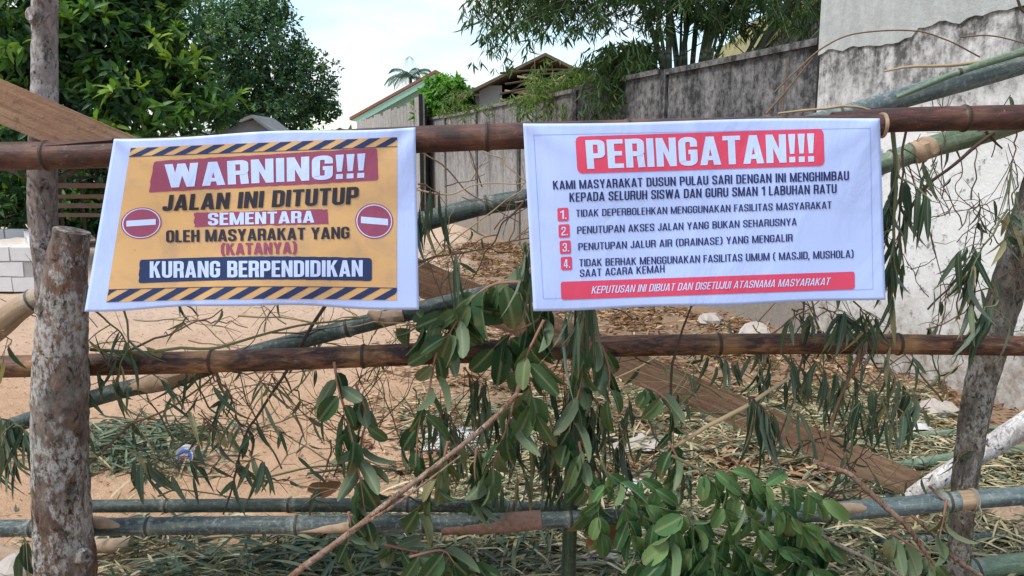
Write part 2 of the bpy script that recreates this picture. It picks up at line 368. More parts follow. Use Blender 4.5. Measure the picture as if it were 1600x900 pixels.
# leaf templates: (along, across, up), quads
def tmpl(ts, ws, fold=.25, droop=.25, twist=0.0):
    v, f = [], []                         # (along, across, droop in lengths, fold in widths)
    for t, w in zip(ts, ws):
        z = -droop * t * t
        v += [(t, -w, z, fold * w), (t, 0, z, 0), (t, w, z, fold * w)]
    for i in range(len(ts) - 1):
        a = i * 3; f += [(a, a + 3, a + 4, a + 1), (a + 1, a + 4, a + 5, a + 2)]
    return np.array(v), np.array(f)
OVAL = tmpl([0, .08, .25, .5, .78, .94, 1], [.02, .24, .45, .5, .43, .24, .04], .35, .22)
OVALC = tmpl([0, .08, .25, .5, .78, .94, 1], [.02, .24, .45, .5, .42, .22, .03], .95, .5)
BLADE = tmpl([0, .08, .3, .6, .85, 1], [.05, .32, .5, .42, .2, .01], .45, .16)
BLADEC = tmpl([0, .08, .3, .6, .85, 1], [.05, .32, .5, .42, .2, .01], 1.1, .34)
LAN = tmpl([0, .3, .7, 1], [.04, .5, .4, .01], .4, .2)
QUAD = (np.array([(0, 0, 0, 0), (.45, -.5, 0, .15), (1, 0, -.1, 0), (.45, .5, 0, .15)]), np.array([(0, 1, 2, 3)]))

def leaf_mesh(name, mat, groups, parent=None, origin=None, loc0=None):
    """groups: list of (template, base(N,3), dir, normal, length, width, rnd)"""
    V, F, RN, RB, TP = [], [], [], [], []; off = 0
    for (tv, tf), base, d, nrm, ln, wd, rn in groups:
        base = np.asarray(base, float); N = len(base)
        if N == 0: continue
        d = np.asarray(d, float); d = d / (np.linalg.norm(d, axis=1)[:, None] + 1e-9)
        nrm = np.asarray(nrm, float); s = np.cross(nrm, d); s = s / (np.linalg.norm(s, axis=1)[:, None] + 1e-9); u = np.cross(d, s)
        ln = np.broadcast_to(ln, (N,)); wd = np.broadcast_to(wd, (N,))
        vv = base[:, None, :] + d[:, None, :] * (tv[None, :, 0] * ln[:, None])[..., None] + s[:, None, :] * (tv[None, :, 1] * wd[:, None])[..., None]
        zs = tv[None, :, 2] * ln[:, None] + tv[None, :, 3] * wd[:, None]
        vv = vv + u[:, None, :] * zs[..., None]
        V.append(vv.reshape(-1, 3)); K = len(tv)
        F.append((tf[None] + (np.arange(N) * K)[:, None, None]).reshape(-1, 4) + off); off += N * K
        RN.append(np.repeat(np.broadcast_to(rn, (N,)), K)); RB.append(np.tile(1 - np.abs(tv[:, 1]) / .5, N)); TP.append(np.tile(tv[:, 0], N))
    V = np.vstack(V); F = np.vstack(F); RN = np.concatenate(RN)
    if origin is None: origin = wloc(parent) if parent is not None else V.mean(0)
    origin = np.asarray(origin, float)
    me = bpy.data.meshes.new(name); me.vertices.add(len(V)); me.vertices.foreach_set('co', (V - origin).astype(np.float32).ravel())
    me.loops.add(F.size); me.loops.foreach_set('vertex_index', F.astype(np.int32).ravel())
    me.polygons.add(len(F)); me.polygons.foreach_set('loop_start', np.arange(0, F.size, 4, dtype=np.int32))
    me.polygons.foreach_set('use_smooth', [True] * len(F))
    at = me.attributes.new('rnd', 'FLOAT', 'POINT'); at.data.foreach_set('value', RN.astype(np.float32))
    for an, av in (('rib', RB), ('tip', TP)):
        at = me.attributes.new(an, 'FLOAT', 'POINT'); at.data.foreach_set('value', np.concatenate(av).astype(np.float32))
    me.update(calc_edges=True); me.validate()
    return link(name, me, mat, parent, origin - (wloc(parent) if parent is not None else 0))
def rnd_unit(n):
    v = rng.normal(size=(n, 3)); return v / np.linalg.norm(v, axis=1)[:, None]

# ------------------------------------------------------------------ ground
def gh(x, y):
    return .022 * mnoise.noise(Vector((x * .9, y * .9, 0))) + .012 * mnoise.noise(Vector((x * 2.6, y * 2.6, 3))) + .008 * mnoise.noise(Vector((x * 6, y * 6, 8)))
xs = np.concatenate([-np.geomspace(600, 9, 14), np.arange(-8.5, 6, .07), np.geomspace(6.5, 600, 14)])
ys = np.concatenate([-np.geomspace(300, 2, 8), np.arange(-1, 12, .07), np.geomspace(12.5, 900, 22)])
mb = MB(); vs = [(x, y, gh(x, y) if abs(x) < 9 and -1 <= y < 14 else 0) for y in ys for x in xs]; nx = len(xs)
mb.add(vs, [(j * nx + i, j * nx + i + 1, (j + 1) * nx + i + 1, (j + 1) * nx + i) for j in range(len(ys) - 1) for i in range(nx - 1)])
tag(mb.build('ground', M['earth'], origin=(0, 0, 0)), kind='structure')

# ------------------------------------------------------------------ walls on the right
WD = np.array([-.328, 1.0, 0]); WD /= np.linalg.norm(WD); WN = np.array([-WD[1], WD[0], 0])   # along the wall (away), and out towards the lane
def WP(Y, z=0.0, out=0.0):
    x = 2.24 - .328 * (Y - 5.8); return np.array([x, Y, z]) + WN * out
w = empty('building_wall', WP(5.8), 'tall mouldy white wall with bare grey plaster above, behind the right post', 'wall')
def wbox(mb, Y0, Y1, z0, z1, o0, o1, mi=0):
    mb.hexa([WP(Y0, z0, o1), WP(Y1, z0, o1), WP(Y1, z1, o1), WP(Y0, z1, o1), WP(Y0, z0, o0), WP(Y1, z0, o0), WP(Y1, z1, o0), WP(Y0, z1, o0)], mi)
# lower painted face, gently uneven
def wall_sheet(Ya, Yb, za, zb, out, amp, ny, nzv, back=-.15):
    m = MB(); Ysx = np.linspace(Ya, Yb, ny); zz = np.linspace(za, zb, nzv)
    v = [WP(y, z, out + amp * (mnoise.noise(Vector((y * 2, z * 2, 5))) + .4 * mnoise.noise(Vector((y * 7, z * 7, 1))))) for z in zz for y in Ysx]
    m.add(v, [(j * ny + i, j * ny + i + 1, (j + 1) * ny + i + 1, (j + 1) * ny + i) for j in range(nzv - 1) for i in range(ny - 1)])
    m.hexa([WP(Ya, za, out - .012), WP(Yb, za, out - .012), WP(Yb, zb, out - .012), WP(Ya, zb, out - .012), WP(Ya, za, back), WP(Yb, za, back), WP(Yb, zb, back), WP(Ya, zb, back)])
    return m
wall_sheet(2.6, 5.83, -.1, 2.3, .07, .006, 60, 46).build('painted_face', M['white_wall'], w)
m = MB(); n = 70; yy = np.linspace(2.6, 5.835, n)
edge = [2.09 + .05 * mnoise.noise(Vector((y * 2.2, 0, 9))) + .045 * mnoise.noise(Vector((y * 9, 0, 2))) + (.02 if y < 5.0 else -.03) for y in yy]
v = []
for y, e in zip(yy, edge): v += [WP(y, e, .083), WP(y, 3.9, .083), WP(y, e, .05), WP(y, 3.9, .05)]
f = []
for i in range(n - 1):
    a = i * 4; f += [(a, a + 4, a + 5, a + 1), (a + 2, a + 3, a + 7, a + 6), (a, a + 2, a + 6, a + 4)]
f += [((n - 1) * 4, (n - 1) * 4 + 2, (n - 1) * 4 + 3, (n - 1) * 4 + 1)]
m.add(v, f); m.build('bare_plaster', M['plaster'], w, smooth=False)
m = MB(); wbox(m, 2.62, 5.82, 2.3, 3.88, -.15, .045); m.build('upper_masonry', M['plaster'], w, smooth=False)

pw = empty('concrete_panel_wall', WP(12), 'long weathered precast concrete panel wall running back beside the lane', 'wall')
edges = [5.88, 8.1, 10.25, 12.35, 14.6, 16.9, 18.6]
for i in range(6):
    a, b = edges[i], edges[i + 1]; m = MB(); zt = 2.14 + (.02 if i % 2 else 0)
    nb = 1 if i < 2 else 3
    for j in range(nb):
        y0 = a + .07 + (b - a - .14) * j / nb; y1 = a + .07 + (b - a - .14) * (j + 1) / nb - .012
        wbox(m, y0, y1, -.1, zt, -.07, -.015 + rng.normal(0, .003))
    wbox(m, a + .06, b - .06, -.1, zt - .05, -.065, -.03)
    wbox(m, a + .05, b - .05, zt, zt + .05, -.09, .02)
    m.build('panel', M['panel_dark'] if i < 2 else M['panel'], pw, smooth=False)
for i, y in enumerate(edges):
    m = MB(); wbox(m, y - .05, y + .05, -.1, 2.26 if i == 0 else 2.19, -.10, .004)
    m.build('post', M['dark_gap'] if i == 0 else M['panel_dark'], pw, smooth=False)
# taller boarded wall farther back
tb = empty('boarded_wall', (-3.6, 24, 0), 'taller pale boarded wall stepping up in front of the green gable house', 'wall')
A, B = np.array([-1.95, 17.9, 0]), np.array([-6.0, 31.5, 0]); d = B - A; nrm = np.array([-d[1], d[0], 0]); nrm /= np.linalg.norm(nrm)
nb = 26
for i in range(nb):
    p0 = A + d * i / nb; p1 = A + d * (i + .95) / nb; zt = 2.66 + rng.normal(0, .04); m = MB()
    t0, t1 = p0 - nrm * .04, p1 - nrm * .04; up = np.array([0, 0, zt])
    m.hexa([p0, p1, p1 + up, p0 + up, t0, t1, t1 + up, t0 + up]); m.build('board', M['panel_pale'], tb, smooth=False)
m = MB(); q0, q1 = A - nrm * .09, B - nrm * .09
m.hexa([q0 + nrm * .04 + [0, 0, .1], q1 + nrm * .04 + [0, 0, .1], q1 + nrm * .04 + [0, 0, 2.5], q0 + nrm * .04 + [0, 0, 2.5], q0 + [0, 0, .1], q1 + [0, 0, .1], q1 + [0, 0, 2.5], q0 + [0, 0, 2.5]])
m.build('backing', M['dark_gap'], tb, smooth=False)
m = MB(); m.box((-1.98, 17.78, 1.34), (.07, .14, 2.7)); m.build('gap_shade_strip', M['dark_gap'], tb, smooth=False)  # dark strip painting the shaded gap at the near end of the boards

# ------------------------------------------------------------------ houses beyond
h1 = empty('green_house', (-3.1, 36, 0), 'green gable house with red brown tin roof beyond the boarded wall', 'house')
m = MB(); m.add([(-6.2, 34, 0), (0, 34, 0), (0, 34, 3.05), (-3.1, 34, 4.62), (-6.2, 34, 3.05), (-6.2, 42, 0), (0, 42, 0), (0, 42, 3.05), (-3.1, 42, 4.62), (-6.2, 42, 3.05)],
  [(0, 1, 2, 3, 4), (9, 8, 7, 6, 5), (0, 4, 9, 5), (1, 6, 7, 2), (2, 7, 8, 3), (3, 8, 9, 4)]); m.build('wall', M['green_paint'], h1, smooth=False)
m = MB()
for s_ in (-1, 1):
    e = -3.1 + s_ * 3.55
    m.hexa([(e, 33.4, 2.83), (-3.1, 33.4, 4.72), (-3.1, 33.4, 4.84), (e, 33.4, 2.95), (e, 42.4, 2.83), (-3.1, 42.4, 4.72), (-3.1, 42.4, 4.84), (e, 42.4, 2.95)])
m.build('roof', M['rust_tin'], h1, smooth=False)
m = MB(); m.hexa([(-6.3, 33.45, 2.72), (-3.1, 33.45, 4.44), (-3.1, 33.45, 4.70), (-6.55, 33.45, 2.84), (-6.3, 33.5, 2.72), (-3.1, 33.5, 4.44), (-3.1, 33.5, 4.70), (-6.55, 33.5, 2.84)])
m.build('fascia', M['green_paint'], h1, smooth=False)

h2 = empty('old_house', (1.0, 19, 0), 'old dark gabled house with poles stored under its open roof', 'house')
ga, gl, gr = P(852, 82, 18.4), P(716, 150, 18.4), P(965, 138, 18.4); bk = np.array([0, 5.0, 0]); tk = np.array([0, 0, .07])
m = MB()
for e in (gl, gr):
    m.hexa([e - tk, ga - tk, ga, e, e - tk + bk, ga - tk + bk, ga + bk, e + bk])
m.build('roof', M['roof_old'], h2, smooth=False)
pa, pb = P(748, 0, 19)[0], P(784, 0, 19)[0]; zp = P(0, 134, 19)[2]
m = MB(); m.box(((pa + pb) / 2, 19.0, zp / 2), (pb - pa, .12, zp)); m.build('pale_wall', M['pale_panel'], h2, smooth=False)
m = MB(); xr = gr[0] - .15; m.box((xr, 20.9, gr[2] / 2 - .1), (.14, 4.0, gr[2] - .2)); m.box(((pa + xr) / 2, 22.9, 1.4), (xr - pa, .15, 2.8)); m.box((pa - .02, 20.9, 1.4), (.14, 3.9, 2.8)); m.box(((pb + xr) / 2, 19.05, .95), (xr - pb, .12, 1.9))
m.build('wall', M['panel_pale'], h2, smooth=False)
m = MB(); m.box(((pb + xr) / 2, 21.0, 1.45), (xr - pb - .1, 3.2, 2.6)); q0, q1, q2 = gl + bk * .9 - tk * 1.5, gr + bk * .9 - tk * 1.5, ga + bk * .9 - tk * 1.5; th_ = np.array([0, .1, 0]); m.add([q0, q1, q2, q0 + th_, q1 + th_, q2 + th_], [(0, 1, 2), (5, 4, 3), (0, 3, 4, 1), (1, 4, 5, 2), (2, 5, 3, 0)]); m.build('dark_interior', M['dark_gap'], h2, smooth=False)  # near-black box and gable fill stand in for shade under the roof
for i in range(13):
    a = P(782 + rng.uniform(-14, 40), 118 + 5 * (i % 12) + rng.uniform(-4, 4), 18.1 - .07 * i); b = P(925 + rng.uniform(-50, 20), 112 + 5 * ((i * 5) % 12), 18.1 - .07 * i)
    m = MB(); m.tube(smooth_path([a, (a + b) / 2 + [0, 0, rng.normal(0, .08)], b], 8), .024, 6)
    tag(m.build('bamboo_pole', M['twig_straw' if i % 3 else 'twig_dark']), 'thin bamboo pole stored crosswise under the gable of the old dark roofed house', 'pole', 'poles under the old house gable')

h3 = empty('mossy_house', (4.3, 13, 0), 'house with steep mossy olive roof behind the bamboo clump', 'house')
m = MB(); a0, a1 = P(1165, 100, 11.4), P(1330, -40, 11.4); n_ = np.array([0, 4.5, 0])
m.hexa([a0, a1, a1 + [0, 0, .12], a0 + [0, 0, .12], a0 + n_, a1 + n_, a1 + n_ + [0, 0, .12], a0 + n_ + [0, 0, .12]])
b1 = a1 + np.array([1.6, 0, -1.25]); m.hexa([a1, b1, b1 + [0, 0, .12], a1 + [0, 0, .12], a1 + n_, b1 + n_, b1 + n_ + [0, 0, .12], a1 + n_ + [0, 0, .12]])
m.build('roof', M['roof_moss'], h3, smooth=False)
m = MB(); m.add([(a0[0] + .2, 11.7, 0), (b1[0] - .2, 11.7, 0), (b1[0] - .2, 11.7, b1[2]), (a1[0], 11.7, a1[2] - .05), (a0[0] + .2, 11.7, a0[2] + .1), (a0[0] + .2, 15.6, 0), (b1[0] - .2, 15.6, 0), (b1[0] - .2, 15.6, b1[2]), (a1[0], 15.6, a1[2] - .05), (a0[0] + .2, 15.6, a0[2] + .1)],
  [(0, 1, 2, 3, 4), (9, 8, 7, 6, 5), (0, 4, 9, 5), (1, 6, 7, 2), (2, 7, 8, 3), (3, 8, 9, 4)]); m.build('wall', M['panel'], h3, smooth=False)

h4 = empty('grey_shed', (-5.3, 16, 0), 'small grey gabled shed half hidden behind the left banner top edge', 'shed')
m = MB(); x0, x1 = P(330, 200, 16)[0], P(424, 200, 16)[0]; xm = P(388, 0, 16)[0]; zt, ze = P(388, 187, 16)[2], P(424, 206, 16)[2]
m.add([(x0, 16, 0), (x1, 16, 0), (x1, 16, ze), (xm, 16, zt), (x0, 16, ze), (x0, 17.2, 0), (x1, 17.2, 0), (x1, 17.2, ze), (xm, 17.2, zt), (x0, 17.2, ze)],
  [(0, 1, 2, 3, 4), (9, 8, 7, 6, 5), (0, 4, 9, 5), (1, 6, 7, 2), (2, 7, 8, 3), (3, 8, 9, 4)]); m.build('wall', M['far_wall'], h4, smooth=False)
m = MB()
for e, z in ((x0 - .15, ze - .1), (x1 + .15, ze - .1)):
    m.hexa([(e, 15.85, z), (xm, 15.85, zt + .03), (xm, 15.85, zt + .09), (e, 15.85, z + .06), (e, 17.3, z), (xm, 17.3, zt + .03), (xm, 17.3, zt + .09), (e, 17.3, z + .06)])
m.build('roof', M['far_wall'], h4, smooth=False)
# ------------------------------------------------------------------ trees and plants behind
def crown_leaves(blobs, n_clump, per, ln, wd, spread, droop=.35, shell=.55, up=.5, bright_out=True):
    B_, D_, N_, L_, W_, R_ = [], [], [], [], [], []
    vol = np.array([np.prod(b[1]) ** (1 / 1.4) for b in blobs]); pr = vol / vol.sum()
    for _ in range(n_clump):
        c, r = blobs[rng.choice(len(blobs), p=pr)]; u = rnd_unit(1)[0]; rad = rng.uniform(shell ** 3, 1) ** (1 / 3) if rng.random() < .8 else rng.uniform(.2, 1)
        q = np.array(c) + u * np.array(r) * rad * (1 + .22 * mnoise.noise(Vector(u * 3 + np.array(c))))
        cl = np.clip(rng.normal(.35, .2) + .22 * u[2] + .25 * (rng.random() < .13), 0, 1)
        axis = u * .8 + np.array([0, 0, up]); axis /= np.linalg.norm(axis)
        dd = rnd_unit(per) * .9 + axis * .7; dd[:, 2] -= droop; dd /= np.linalg.norm(dd, axis=1)[:, None]
        B_.append(q + rnd_unit(per) * spread * rng.random((per, 1))); D_.append(dd); N_.append(axis + rnd_unit(per) * .5)
        L_.append(ln * rng.uniform(.65, 1.2, per)); W_.append(wd * rng.uniform(.7, 1.2, per)); R_.append(np.clip(cl + rng.normal(0, .12, per), 0, 1))
    return [np.concatenate(q) for q in (B_, D_, N_, L_, W_, R_)]
def tree(name, label, cat, base, blobs, r0, mats, n_clump, per, ln, wd, spread, tm=LAN, group=None, nlimb=9, **kw):
    root = empty(name, base, label, cat, group); base = np.array(base, float)
    allc = np.array([b[0] for b in blobs]); top = allc.mean(0); m = MB()
    fork = base + (top - base) * np.array([.35, .35, .5])
    m.tube(smooth_path([base - [0, 0, .1], base + (fork - base) * .5 + rng.normal(0, r0 * .5, 3) * [1, 1, 0], fork], 10), lerp_list([r0 * 1.25, r0, r0 * .8], 10), 9, rough=.12, rf=3)
    for i in range(nlimb):
        c, r = blobs[i % len(blobs)]; e = np.array(c) + rnd_unit(1)[0] * np.array(r) * .6
        md = (fork + e) / 2 + rng.normal(0, .12, 3) * np.linalg.norm(e - fork)
        pth = smooth_path([fork, md, e], 9); m.tube(pth, np.linspace(r0 * .5, r0 * .07, 9), 6)
        for _ in range(3):
            s_ = pth[rng.integers(4, 8)]; e2 = s_ + rnd_unit(1)[0] * np.array(r) * .5; m.tube(smooth_path([s_, (s_ + e2) / 2 + [0, 0, .05], e2], 5), np.linspace(r0 * .14, r0 * .03, 5), 5, cap=False)
    m.build('trunk', mats[0], root)
    b, d_, nn, l_, w_, r_ = crown_leaves(blobs, n_clump, per, ln, wd, spread, **kw)
    leaf_mesh('crown', mats[1], [(tm, b, d_, nn, l_, w_, r_)], root)
    return root
def bl(u, v, Y, rx, ry=None, rz=None): return (P(u, v, Y), (rx, ry or rx, rz or rx))
tree('broadleaf_tree', 'big dark broadleaf tree with large glossy leaves filling the upper left corner', 'tree', (-7.4, 10.4, 0),
     [bl(40, 50, 10, 1.0, 1.1, 1.0), bl(170, 60, 10.4, .9, 1, .95), bl(265, 95, 10.2, .55, .6, .62), bl(325, 172, 9.9, .40, .4, .30), bl(200, 160, 9.8, .75, .7, .45), bl(30, 190, 9.4, .7, .7, .45), bl(-90, 90, 10, 1.1, 1, 1.2), bl(140, -70, 10.4, 1.1, 1, .8), bl(235, 10, 10.4, .42, .5, .5)],
     .16, (M['bark_tree'], M['leaf_tree']), 2600, 8, .165, .056, .10, shell=.6)
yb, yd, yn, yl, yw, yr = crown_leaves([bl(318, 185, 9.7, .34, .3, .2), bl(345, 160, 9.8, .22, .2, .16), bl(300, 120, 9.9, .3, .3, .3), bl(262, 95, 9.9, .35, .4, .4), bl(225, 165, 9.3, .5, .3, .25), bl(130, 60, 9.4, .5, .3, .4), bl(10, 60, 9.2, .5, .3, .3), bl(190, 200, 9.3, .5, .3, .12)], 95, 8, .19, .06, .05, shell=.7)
leaf_mesh('highlight_leaves', M['leaf_highlight'], [(LAN, yb, yd, yn, yl, yw, yr)], [o_ for o_ in COL.objects if o_.name == 'broadleaf_tree'][0])  # extra bright leaves paint sunlit highlights onto the crown
tree('dense_tree', 'darker small leaved tree behind, its rounded crown against the pale sky', 'tree', (-7.0, 21, 0),
     [bl(395, 75, 20, 1.35, 1.4, 1.25), bl(468, 130, 20, .95, 1, .95), bl(350, 30, 20.5, 1.0, 1, .85), bl(505, 168, 20, .42, .5, .4), bl(440, 175, 19.6, .9, .8, .5), bl(360, 150, 20, 1.0, 1, .8), bl(415, 15, 20, .62, .6, .35)],
     .2, (M['bark_tree'], M['leaf_far']), 2600, 8, .13, .06, .14, tm=QUAD, shell=.6)
tree('mango_sapling', 'round bright green young tree rising over the panel wall', 'tree', (-1.1, 19.6, 0),
     [bl(698, 150, 19.3, .62, .5, .50), bl(676, 172, 19.1, .46, .4, .40), bl(726, 172, 19.3, .48, .4, .40)],
       .06, (M['bark_tree'], M['leaf_mango']), 620, 8, .19, .055, .06, shell=.6, droop=.7)
for i, (u, v, Y, r, lab) in enumerate([(5, 285, 12, .62, 'dark low shrub at the left edge under the top rail'), (-75, 300, 12.5, .8, 'dark low shrub cut by the left frame edge'), (135, 262, 12.6, .62, 'dark shrub behind the slatted rack'), (75, 290, 13.4, .6, 'dark shrub behind the tall slim pole'), (185, 300, 13, .55, 'low shrub between the rack and the yellow banner'), (30, 235, 15, .8, 'shrub under the broadleaf tree at the left'), (120, 320, 12.2, .35, 'low weeds at the foot of the rack'),
                                      (250, 255, 19, 1.1, 'shrub hidden behind the yellow banner on its left side'), (480, 250, 22, 1.2, 'shrub hidden behind the yellow banner on its right side')]):
    c = P(u, v, Y); tree('shrub', lab, 'shrub', (c[0], Y + .2, 0), [(c, (r, r, r * .75)), (c - [r * .5, 0, r * .5], (r * .7, r * .7, r * .6)), (c + [r * .5, 0, -r * .5], (r * .7, r * .7, r * .6))],
         .04, (M['bark_tree'], M['leaf_tree']), 170, 7, .17, .06, .1, nlimb=5)
# far-off wood along the horizon
b_, d_, n_, l_, w_, r_ = crown_leaves([((x, 62 + 5 * math.sin(x), 1.6), (5.5, 3, 2.6 + math.sin(x * 1.3))) for x in np.arange(-75, 60, 6.5)], 2600, 6, .75, .34, .6, shell=.5)
tag(leaf_mesh('far_wood', M['leaf_far'], [(QUAD, b_, d_, n_, l_, w_, r_)]), 'far low wood along the horizon beyond the yard', 'wood', kind='stuff')
# coconut palm
pr = empty('coconut_palm', (P(641, 118, 66)[0], 66, 0), 'small distant coconut palm above the green roof', 'palm tree')
c = P(641, 118, 66); m = MB(); m.tube(smooth_path([(c[0] + .5, 66, 0), (c[0] + .2, 66, c[2] * .5), c], 10), lerp_list([.22, .15, .12], 10), 8); m.build('trunk', M['bark_tree'], pr)
g = [[], [], [], [], [], []]
for i in range(17):
    az = i * 2.4; el = rng.uniform(-.35, 1.2); dv = np.array([math.cos(az) * math.cos(el), math.sin(az) * math.cos(el), math.sin(el)])
    pth = smooth_path([c, c + dv * .9, c + dv * 1.7 + [0, 0, -.5 * math.cos(el)], c + dv * 2.1 + [0, 0, -1.15 * math.cos(el)]], 22)
    t = np.gradient(pth, axis=0); sd_ = np.cross(t, [0, 0, 1]); sd_ /= np.linalg.norm(sd_, axis=1)[:, None] + 1e-6
    for s_ in (-1, 1):
        g[0].append(pth); g[1].append(sd_ * s_ + t * 2 - [0, 0, .45]); g[2].append(np.tile([0, 0, 1.], (22, 1))); g[3].append(np.full(22, .55) * np.sin(np.linspace(.5, 2.9, 22))); g[4].append(np.full(22, .09)); g[5].append(rng.random(22))
leaf_mesh('fronds', M['leaf_palm'], [tuple([LAN] + [np.concatenate(q) for q in g])], pr)

# bamboo clump behind the wall
bc = empty('bamboo_clump', (2.25, 10.3, 0), 'tall bamboo clump with many culms and drooping leafy sprays behind the panel wall', 'bamboo')
m = MB(); heads = []
for i in range(22):
    bu = rng.uniform(1012, 1105) if i < 16 else rng.uniform(1110, 1215); Y = 9.9 + rng.uniform(-.35, .7); b = P(bu, 150, Y); b0 = b + [0, 0, -b[2]]; b0[0] = 2.25 + (b0[0] - 2.25) * .7
    lean = (bu - 1062) / 50 + rng.normal(0, .35); top = b + np.array([lean * .8 + rng.normal(0, .12), rng.normal(0, .4), 2.9]); 
    pth = smooth_path([b0, b, b + (top - b) * .5 + [lean * .05, 0, .1], top], 22); r = rng.uniform(.022, .05)
    m.tube(pth, np.linspace(r, r * .5, 22), 7, nd=[1.0 if q % 3 == 0 else 0 for q in range(22)]); heads.append(pth)
for i in range(60):                          # side twigs among the culms
    pth = heads[rng.integers(len(heads))]; s_ = pth[rng.integers(8, 21)]; a = rng.uniform(0, 6.28); ln = rng.uniform(.5, 1.4)
    m.tube(smooth_path([s_, s_ + np.array([math.cos(a), math.sin(a) * .6, .5]) * ln * .5, s_ + np.array([math.cos(a) * 1.1, math.sin(a) * .6, .35]) * ln], 6), np.linspace(.008, .003, 6), 4, cap=False)
m.build('culms', M['bamboo_stem'], bc)
B_, D_, N_, R_, L2 = [], [], [], [], []
tw = MB()
def spray(p0, p1, sag, n, dens, lscale=1.0, rb=.35, drop=1.0):
    q = smooth_path([p0, (p0 + p1) / 2 + [0, 0, sag], p1], n); tw.tube(q, np.linspace(.007, .0025, n), 4, cap=False)
    for k_ in range(2, n):
        for _ in range(dens):
            o_ = q[k_] + rng.normal(0, .05, 3); kk = rng.integers(3, 6); dv = rnd_unit(kk) * .75; dv[:, 2] -= drop * .8
            B_.append(np.tile(o_, (kk, 1)) + rng.normal(0, .015, (kk, 3))); D_.append(dv); N_.append(rnd_unit(kk)); R_.append(np.clip(rng.normal(rb, .2, kk), 0, 1)); L2.append(rng.uniform(.09, .17, kk) * lscale)
for i in range(150):
    u, v = rng.uniform(790, 1290), rng.uniform(-110, 55); e = P(u, v, 9.6 + rng.uniform(-1.1, 1.2)); e[2] -= .1 * abs(u - 1050) / 250 * rng.random()
    s_ = heads[rng.integers(len(heads))][rng.integers(10, 21)]; s_ = s_ * .55 + e * .45; spray(s_, e, .18, 9, 3, rb=.3)
for i in range(56):                          # the left edge hangs lower
    u = rng.uniform(730, 870); v = rng.uniform(-20, 112) if 745 < u < 800 else rng.uniform(-20, 52); e = P(u, v, 9.4 + rng.uniform(-.5, .6)); s_ = e + [rng.uniform(.25, .7), rng.uniform(-.1, .3), rng.uniform(.35, .8)]; spray(s_, e, .15, 8, 2, rb=.42)
for i in range(70):                          # low dense tuft in front of the wall top
    e = P(rng.uniform(915, 1012), rng.uniform(95, 185), 9.2 + rng.uniform(-.5, .5)); s_ = P(rng.uniform(960, 1040), rng.uniform(70, 130), 9.6); spray(s_, e, .12, 8, 3, .9, .5)
for i in range(26):
    e = P(rng.uniform(1095, 1285), rng.uniform(10, 75), 9.6 + rng.uniform(-.5, .8)); s_ = e + [rng.normal(0, .4), .2, .55]; spray(s_, e, .1, 7, 2, rb=.5)
tag(tw.build('twigs', M['twig_olive'], bc), kind='stuff')
L2 = np.concatenate(L2); leaf_mesh('leaves', M['leaf_clump'], [(LAN, np.concatenate(B_), np.concatenate(D_), np.concatenate(N_), L2, L2 * .15, np.concatenate(R_))], bc)
# paler feathery bamboo leaning over the wall
fb = empty('feathery_bamboo', P(880, 180, 11.6) * [1, 1, 0], 'pale feathery young bamboo leaning over the wall before the old house', 'bamboo')
B_, D_, N_, R_, L2 = [], [], [], [], []; tw = MB()
for i in range(60):
    u = rng.uniform(800, 1000); v = rng.uniform(135, 200) if rng.random() < .8 or u < 880 else rng.uniform(105, 140); e = P(u, v, 11.0 + rng.uniform(-.8, .6)); s_ = P(min(u + rng.uniform(20, 90), 1010), v - rng.uniform(5, 50), 11.4); spray(s_, e, .12, 8, 2, .95, .5)
for i in range(8):
    e = P(rng.uniform(690, 770), rng.uniform(160, 200), 13.5); s_ = e + [rng.uniform(.1, .6), .2, rng.uniform(.1, .35)]; spray(s_, e, .1, 7, 2, .9, .55)
for u0, u1, v1 in ((842, 835, 70), (880, 862, 95), (905, 930, 60)):
    m = MB(); m.tube(smooth_path([P(u0, 330, 11.9), P((u0 + u1) / 2, 200, 11.8), P(u1, v1, 11.5)], 10), np.linspace(.012, .004, 10), 5); m.build('stem', M['twig_straw'], fb)
tag(tw.build('twigs', M['twig_olive'], fb), kind='stuff')
L2 = np.concatenate(L2); leaf_mesh('leaves', M['leaf_fern'], [(LAN, np.concatenate(B_), np.concatenate(D_), np.concatenate(N_), L2, L2 * .14, np.concatenate(R_))], fb)

# ------------------------------------------------------------------ left yard: block basin and slatted rack
bb = empty('block_basin', (-5.3, 8.8, 0), 'low basin of pale concrete blocks filled with sand at the left edge', 'block basin')
c0 = G(64, 455); c0[2] = 0; dirx = np.array([-1, -.02, 0.]); diry = np.array([-.64, 1, 0.]); diry /= np.linalg.norm(diry)
m = MB(); mg = MB(); bl_, bh = .25, .155
def wallrun(o_, dv, nblk, skip=0):
    for row in range(3):
        for j in range(nblk):
            off = (.5 if row % 2 else 0); a = o_ + dv * (bl_ * (j + off)) ; cc = a + dv * bl_ / 2 + [0, 0, bh * (row + .5)]
            m.box(cc, (bl_ - .014, .10, bh - .013), math.atan2(dv[1], dv[0]), jit=.003)
    e = o_ + dv * bl_ * (nblk + .5); cc = (o_ + e) / 2 + [0, 0, bh * 1.5 - .01]
    mg.box(cc, (np.linalg.norm(e - o_) - .03, .085, bh * 3 - .04), math.atan2(dv[1], dv[0]))
wallrun(c0, dirx, 9); wallrun(c0 + [-.07, .10, 0], diry, 8); wallrun(c0 + diry * 2.25 + [-.05, .05, 0], dirx, 9)
m.build('blocks', M['block'], bb, smooth=False); mg.build('mortar', M['grout'], bb, smooth=False)
m = MB(); q = c0 + np.array([-.06, .07, .36]); n_ = 14
